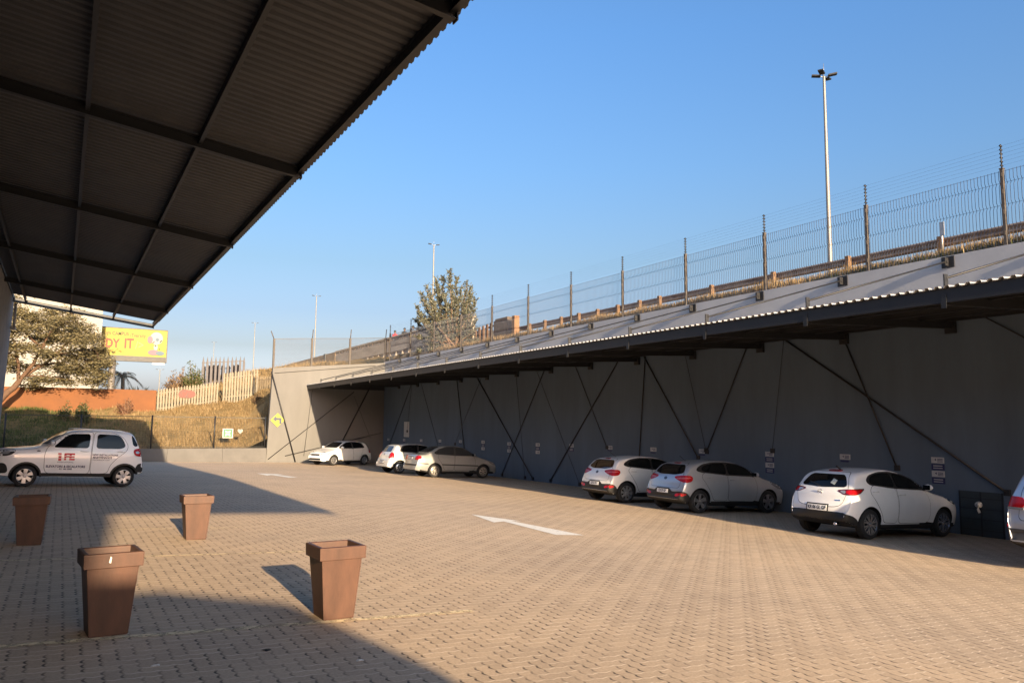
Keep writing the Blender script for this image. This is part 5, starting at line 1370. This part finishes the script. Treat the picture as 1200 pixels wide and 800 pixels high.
w3.put(15.05, 47.75, 180+24)
w4 = boxy_hatch('small white hatchback parked nose to the wall behind the silver grey sedan', car_paint('pale_silver_white_paint', (.62, .62, .60), .2), 'BT 19 GP')
w4.put(15.75, 37.55, 2)

# --- gold silver sedan
def sedan():
    p = gold
    top = [(0, .42), (.01, .58), (.07, .70), (.3, .80), (.85, .93), (1.05, .99), (1.5, 1.25), (1.82, 1.405), (2.2, 1.455), (2.7, 1.45), (3.05, 1.38), (3.45, 1.18), (3.66, 1.055), (3.95, 1.03), (4.10, .99), (4.15, .85), (4.18, .66), (4.22, .60), (4.225, .44)]
    c = Car('silver grey sedan, its boot sunlit, parked beside the small white hatchback', 4.225, 1.66, top, [(0, .28), (.3, .19), (3.5, .19), (4.225, .32)], MZ, (.82, 3.28), .30, p, rear_end=(.84, .5))
    for az in (90, -90):
        c.skin('window_trim', [(1.14, .99), (1.5, 1.20), (1.85, 1.355), (2.25, 1.40), (2.7, 1.385), (3.05, 1.29), (3.34, 1.10), (3.25, 1.03), (2.2, .99)], az, black_plastic, .0065, c.body, .04, sm=2)
        c.door(az, [(1.28, .42), (1.26, .78), (1.32, .99), (2.28, 1.0), (2.32, .42), (2.28, .33), (1.36, .33)], None, 2.14, .86, hm=p)
        c.door(az, [(2.35, .42), (2.32, 1.0), (3.10, 1.04), (3.16, .90), (3.0, .68), (2.88, .50), (2.82, .35), (2.39, .33)], None, 2.98, .88, hm=p)
        c.skin('side_window', [(1.34, 1.02), (1.6, 1.22), (1.88, 1.325), (2.22, 1.36), (2.24, 1.03)], az, glass_clear, .014, None, .06)
        c.skin('side_window', [(2.34, 1.035), (2.32, 1.36), (2.68, 1.35), (2.98, 1.27), (3.22, 1.10), (3.15, 1.06)], az, glass_clear, .014, None, .06)
        c.mirror(az, 1.36, .99, p)
        c.skin('headlight', [(.03, .60), (.08, .72), (.35, .79), (.58, .82), (.52, .70), (.3, .61)], az, lens_clear, .008)
        c.strip('rub_strip', [(1.1, .56), (2.95, .58)], az, .05, black_plastic, .010, c.body); c.strip('rub_strip', [(3.62, .60), (4.1, .62)], az, .04, black_plastic, .010, c.body)
        c.strip('sill_line', [(1.15, .25), (2.95, .25)], az, .06, black_plastic, .004, c.body)
    c.skin('windscreen', [(-.60, 1.03), (.60, 1.03), (.47, 1.36), (-.47, 1.36)], 0, glass, .006)
    c.skin('rear_window', [(-.58, 1.10), (.58, 1.10), (.46, 1.37), (-.46, 1.37)], 180, glass_clear, .008, None, .06)
    gate = [(-.60, .66), (.60, .66), (.62, .98), (-.62, .98)]
    c.skin('panel_gap', c.grow(gate, .009), 180, black_plastic, .003, c.body, .05, rim=0); tg = c.skin('boot_lid', gate, 180, p, .006, None, .05)
    for sd in (-1, 1):
        q = lambda l: [(sd*a, b) for a, b in l]
        c.skin('tail_light', q([(.50, .76), (.50, .93), (.62, .95), (.90, .94), (.92, .80), (.7, .76)]), 181, lens_red, .012, None, .05)
    c.plate(180, 0, .83, 'HV 28 GP', .47, .10, .014); c.strip('bumper_strip', [(-.78, .54), (.78, .54)], 180, .06, black_plastic, .01, c.body)
    c.wheel(6, 'cover', mat('grey_wheel_cover', (.30, .28, .25), .45, .5))
    return c
sedan().put(16.05, 33.92, 0)

# --- the lettered small white car
def lettered_car():
    p = white_paint
    top = [(0, .50), (.005, .78), (.05, .93), (.2, .99), (.65, 1.035), (1.02, 1.07), (1.33, 1.31), (1.60, 1.49), (1.90, 1.55), (2.5, 1.57), (3.05, 1.55), (3.26, 1.51), (3.38, 1.31), (3.48, 1.12), (3.53, .95), (3.545, .72), (3.565, .66), (3.57, .46)]
    mz = [(.2, .90), (.32, .95), (.5, .985), (.7, 1.0), (.9, .99), (1.0, .965), (1.08, .935), (1.3, .87), (1.5, .79), (1.7, .72)]
    c = Car('small white car with red and black company lettering on its doors', 3.57, 1.54, top, [(0, .34), (.3, .27), (3.2, .27), (3.57, .42)], mz, (.70, 3.08), .280, p, front_end=(.74, .5), rear_end=(.86, .4))
    arch = lambda wy: [(wy+.375*cos(t), .28+.375*sin(t)) for t in lin(-.05, pi+.05, 16)]+[(wy+.33*cos(t), .28+.33*sin(t)) for t in lin(pi+.05, -.05, 16)]
    for az in (90, -90):
        fd = c.door(az, [(1.12, .46), (1.10, .86), (1.16, 1.05), (1.46, 1.33), (1.66, 1.445), (2.24, 1.485), (2.20, 1.04), (2.19, .42), (2.14, .36), (1.2, .36)], [(1.28, 1.045), (1.53, 1.31), (1.68, 1.415), (2.17, 1.435), (2.14, 1.045)], 2.04, .96, hm=p)
        rd = c.door(az, [(2.22, .42), (2.23, 1.04), (2.27, 1.485), (2.76, 1.48), (3.0, 1.36), (3.13, 1.14), (3.10, 1.0), (2.86, .80), (2.70, .60), (2.64, .38), (2.26, .36)], [(2.32, 1.045), (2.34, 1.435), (2.84, 1.43), (2.96, 1.36), (3.06, 1.16), (3.04, 1.09), (2.92, 1.05)], 2.96, .97, hm=p)
        c.mirror(az, 1.24, 1.11, p)
        hl_ = c.skin('headlight', [(.02, .80), (.05, .92), (.25, .955), (.46, .965), (.40, .86), (.25, .79)], az, black_plastic, .006); c.skin('lens', [(.10, .83), (.12, .90), (.33, .93), (.30, .85)], az, lens_clear, .010, hl_, .04)
        tl = c.skin('tail_light', [(3.30, .88), (3.26, 1.02), (3.34, 1.07), (3.50, 1.08), (3.55, .92), (3.48, .84)], az, lens_red, .010, None, .04)
        c.skin('lens', [(3.34, .93), (3.33, .99), (3.42, 1.0), (3.43, .92)], az, lens_clear, .014, tl, .04)
        c.strip('sill_line', [(1.05, .325), (2.72, .325)], az, .09, black_plastic, .008, c.body)
        for wy in (.70, 3.08): c.skin('arch_trim', arch(wy), az, black_plastic, .010, c.body, .06, sm=0)
        c.skin('bumper_corner', [(3.34, .42), (3.38, .60), (3.44, .66), (3.60, .66), (3.60, .40)], az, black_plastic, .010, c.body, .05, sm=1); c.skin('bumper_corner', [(-.02, .34), (-.02, .60), (.22, .62), (.29, .50), (.30, .36)], az, black_plastic, .010, c.body, .05, sm=1)
        c.skin('indicator', [(.90, .93), (1.0, .93), (1.0, .96), (.92, .965)], az, black_plastic, .008)
        c.lettering('FE', az, 1.68 if az == -90 else 1.52, .80, .235, ink_red, .016, fd, 1.12, .012)
        for zz in (.765, .825): c.strip('lettering_band', [(1.40, zz), (1.85, zz)], az, .009, p, .020, fd)
        x0 = 1.46 if az == -90 else 1.76
        c.skin('lettering', [(x0-.035, .70), (x0+.035, .70), (x0+.035, .845), (x0-.035, .845)], az, ink_red, .016, fd, sm=0); c.skin('lettering', [(x0-.05, .86), (x0+.03, .86), (x0+.03, .90), (x0-.05, .90)], az, ink_red, .016, fd, sm=0)
        c.lettering('INTERNATIONAL', az, 1.60, .66, .045, ink_navy, .016, fd, 1.1); c.lettering('ELEVATORS & ESCALATORS', az, 1.62, .545, .082, ink_navy, .016, fd, .92, .003); c.lettering('011 466 0000', az, 1.62, .48, .055, ink_navy, .016, fd, 1.0, .002)
        yy = 2.42
        c.lettering('NEW INSTALLATIONS', az, 2.56, .87, .07, ink_navy, .016, rd, .92, .002); c.lettering('MAINTENANCE', az, 2.49, .80, .072, ink_navy, .016, rd, .95, .003); c.lettering('MODERNISATION', az, 2.46, .735, .055, ink_navy, .016, rd, .95)
    c.skin('windscreen', [(-.60, 1.13), (.60, 1.13), (.50, 1.46), (-.50, 1.46)], 0, glass, .006)
    c.skin('grille', [(-.5, .68), (.5, .68), (.45, .84), (-.45, .84)], 0, black_plastic, .008); c.skin('bumper_intake', [(-.58, .36), (.58, .36), (.55, .56), (-.55, .56)], 0, black_plastic, .010)
    c.skin('rear_window', [(-.52, 1.14), (.52, 1.14), (.46, 1.43), (-.46, 1.43)], 180, glass, .008); c.skin('bumper_insert', [(-.64, .44), (.64, .44), (.62, .60), (-.62, .60)], 180, black_plastic, .01, c.body); c.plate(180, 0, .86, 'JK 57 GP', .44, .10)
    c.skin('rear_quarter_glass', [(3.26, 1.13), (3.20, 1.42), (3.235, 1.43), (3.40, 1.13)], -90, glass, .006, None, .05, sm=1); c.skin('rear_quarter_glass', [(3.26, 1.13), (3.20, 1.42), (3.235, 1.43), (3.40, 1.13)], 90, glass, .006, None, .05, sm=1)
    rr_ = MB()
    for sd in (-1, 1): rr_.tube([(sd*.50, c.y0-1.75, 1.545), (sd*.51, c.y0-1.9, 1.57), (sd*.51, c.y0-2.9, 1.555), (sd*.5, c.y0-3.05, 1.52)], .012, 6)
    rr_.build('roof_rail', p, c.root)
    # driver seat backs behind the glass are hidden by the tint; steering wheel shape on the near side
    c.wheel(6, 'wide', mat('white_alloy_rim', (.40, .40, .41), .35, .5))
    return c
sp = lettered_car(); sp.put(.33, 25.45, 187.0)

# --- large silver off roader cut by the frame edge
def offroader():
    p = silver_blue
    top = [(0, .55), (.02, .95), (.15, 1.05), (.5, 1.12), (1.2, 1.19), (1.5, 1.24), (1.95, 1.55), (2.3, 1.71), (2.8, 1.77), (3.6, 1.77), (4.3, 1.71), (4.5, 1.66), (4.62, 1.42), (4.72, 1.20), (4.77, 1.05), (4.79, .85), (4.83, .78), (4.835, .55)]
    mz = [(.25, .88), (.4, .95), (.6, .985), (.85, 1.0), (1.0, .99), (1.12, .96), (1.22, .92), (1.5, .82), (1.75, .72), (1.9, .66)]
    c = Car('large silver off roader cut by the right edge of the frame', 4.835, 1.94, top, [(0, .40), (.4, .28), (4.2, .28), (4.835, .46)], mz, (.92, 3.84), .375, p, rear_end=(.86, .45))
    for az in (90, -90):
        c.skin('window_trim', [(1.62, 1.22), (2.0, 1.50), (2.4, 1.63), (3.0, 1.67), (4.0, 1.65), (4.35, 1.58), (4.45, 1.30), (4.2, 1.26)], az, black_plastic, .0065, c.body, .05, sm=2)
        c.door(az, [(1.75, .52), (1.72, 1.0), (1.8, 1.22), (2.80, 1.24), (2.84, .5), (2.8, .42), (1.82, .42)], [(1.88, 1.26), (2.15, 1.47), (2.42, 1.57), (2.74, 1.60), (2.74, 1.27)], 2.66, 1.08, hm=chrome)
        c.door(az, [(2.87, .5), (2.84, 1.24), (3.72, 1.26), (3.82, 1.1), (3.58, .85), (3.44, .62), (3.36, .44), (2.92, .42)], [(2.88, 1.28), (2.88, 1.61), (3.40, 1.61), (3.70, 1.30)], 3.6, 1.10, hm=chrome)
        c.mirror(az, 1.85, 1.22, p); c.strip('sill_line', [(1.4, .40), (3.3, .40)], az, .10, black_plastic, .006, c.body)
        c.skin('bumper_corner', [(4.42, .44), (4.45, .58), (4.60, .66), (4.86, .66), (4.86, .42)], az, mat('grey_bumper_plastic', (.06, .06, .062), .6), .010, c.body, .06, sm=1)
    c.skin('windscreen', [(-.66, 1.26), (.66, 1.26), (.56, 1.64), (-.56, 1.64)], 0, glass, .006)
    gate = [(-.72, .80), (.72, .80), (.70, 1.3), (.58, 1.66), (-.58, 1.66), (-.70, 1.3)]
    c.skin('panel_gap', c.grow(gate, .010), 180, black_plastic, .003, c.body, .05, rim=0); tg = c.skin('tailgate', gate, 180, p, .006, None, .06)
    c.skin('rear_window', [(-.66, 1.24), (.66, 1.24), (.55, 1.60), (-.55, 1.60)], 180, glass, .014, tg, .07)
    for sd in (-1, 1):
        q = lambda l: [(sd*a, b) for a, b in l]
        tl = c.skin('tail_light', q([(.56, 1.00), (.58, 1.16), (.78, 1.18), (1.25, 1.16), (1.25, 1.00)]), 181, lens_red, .014, None, .05, sm=1)
        c.skin('lens', q([(.58, .965), (.58, 1.0), (1.22, 1.0), (1.22, .965)]), 181, lens_clear, .014, tl, .05, sm=0)
        c.skin('reflector', q([(.76, .66), (1.05, .67), (1.05, .74), (.76, .73)]), 181, lens_red, .014, None, .05, sm=1)
    c.skin('bumper_insert', [(-.95, .42), (.95, .42), (.96, .60), (.6, .64), (-.6, .64), (-.96, .60)], 181, mat('grey_bumper_plastic', (.06, .06, .062), .6), .008, c.body, .07, sm=1)
    c.plate(180, 0, .93, 'FN 44 GP', .50, .11, .014); c.wheel(5, 'spoke')
    return c
offroader().put(16.22, 6.69, 0)
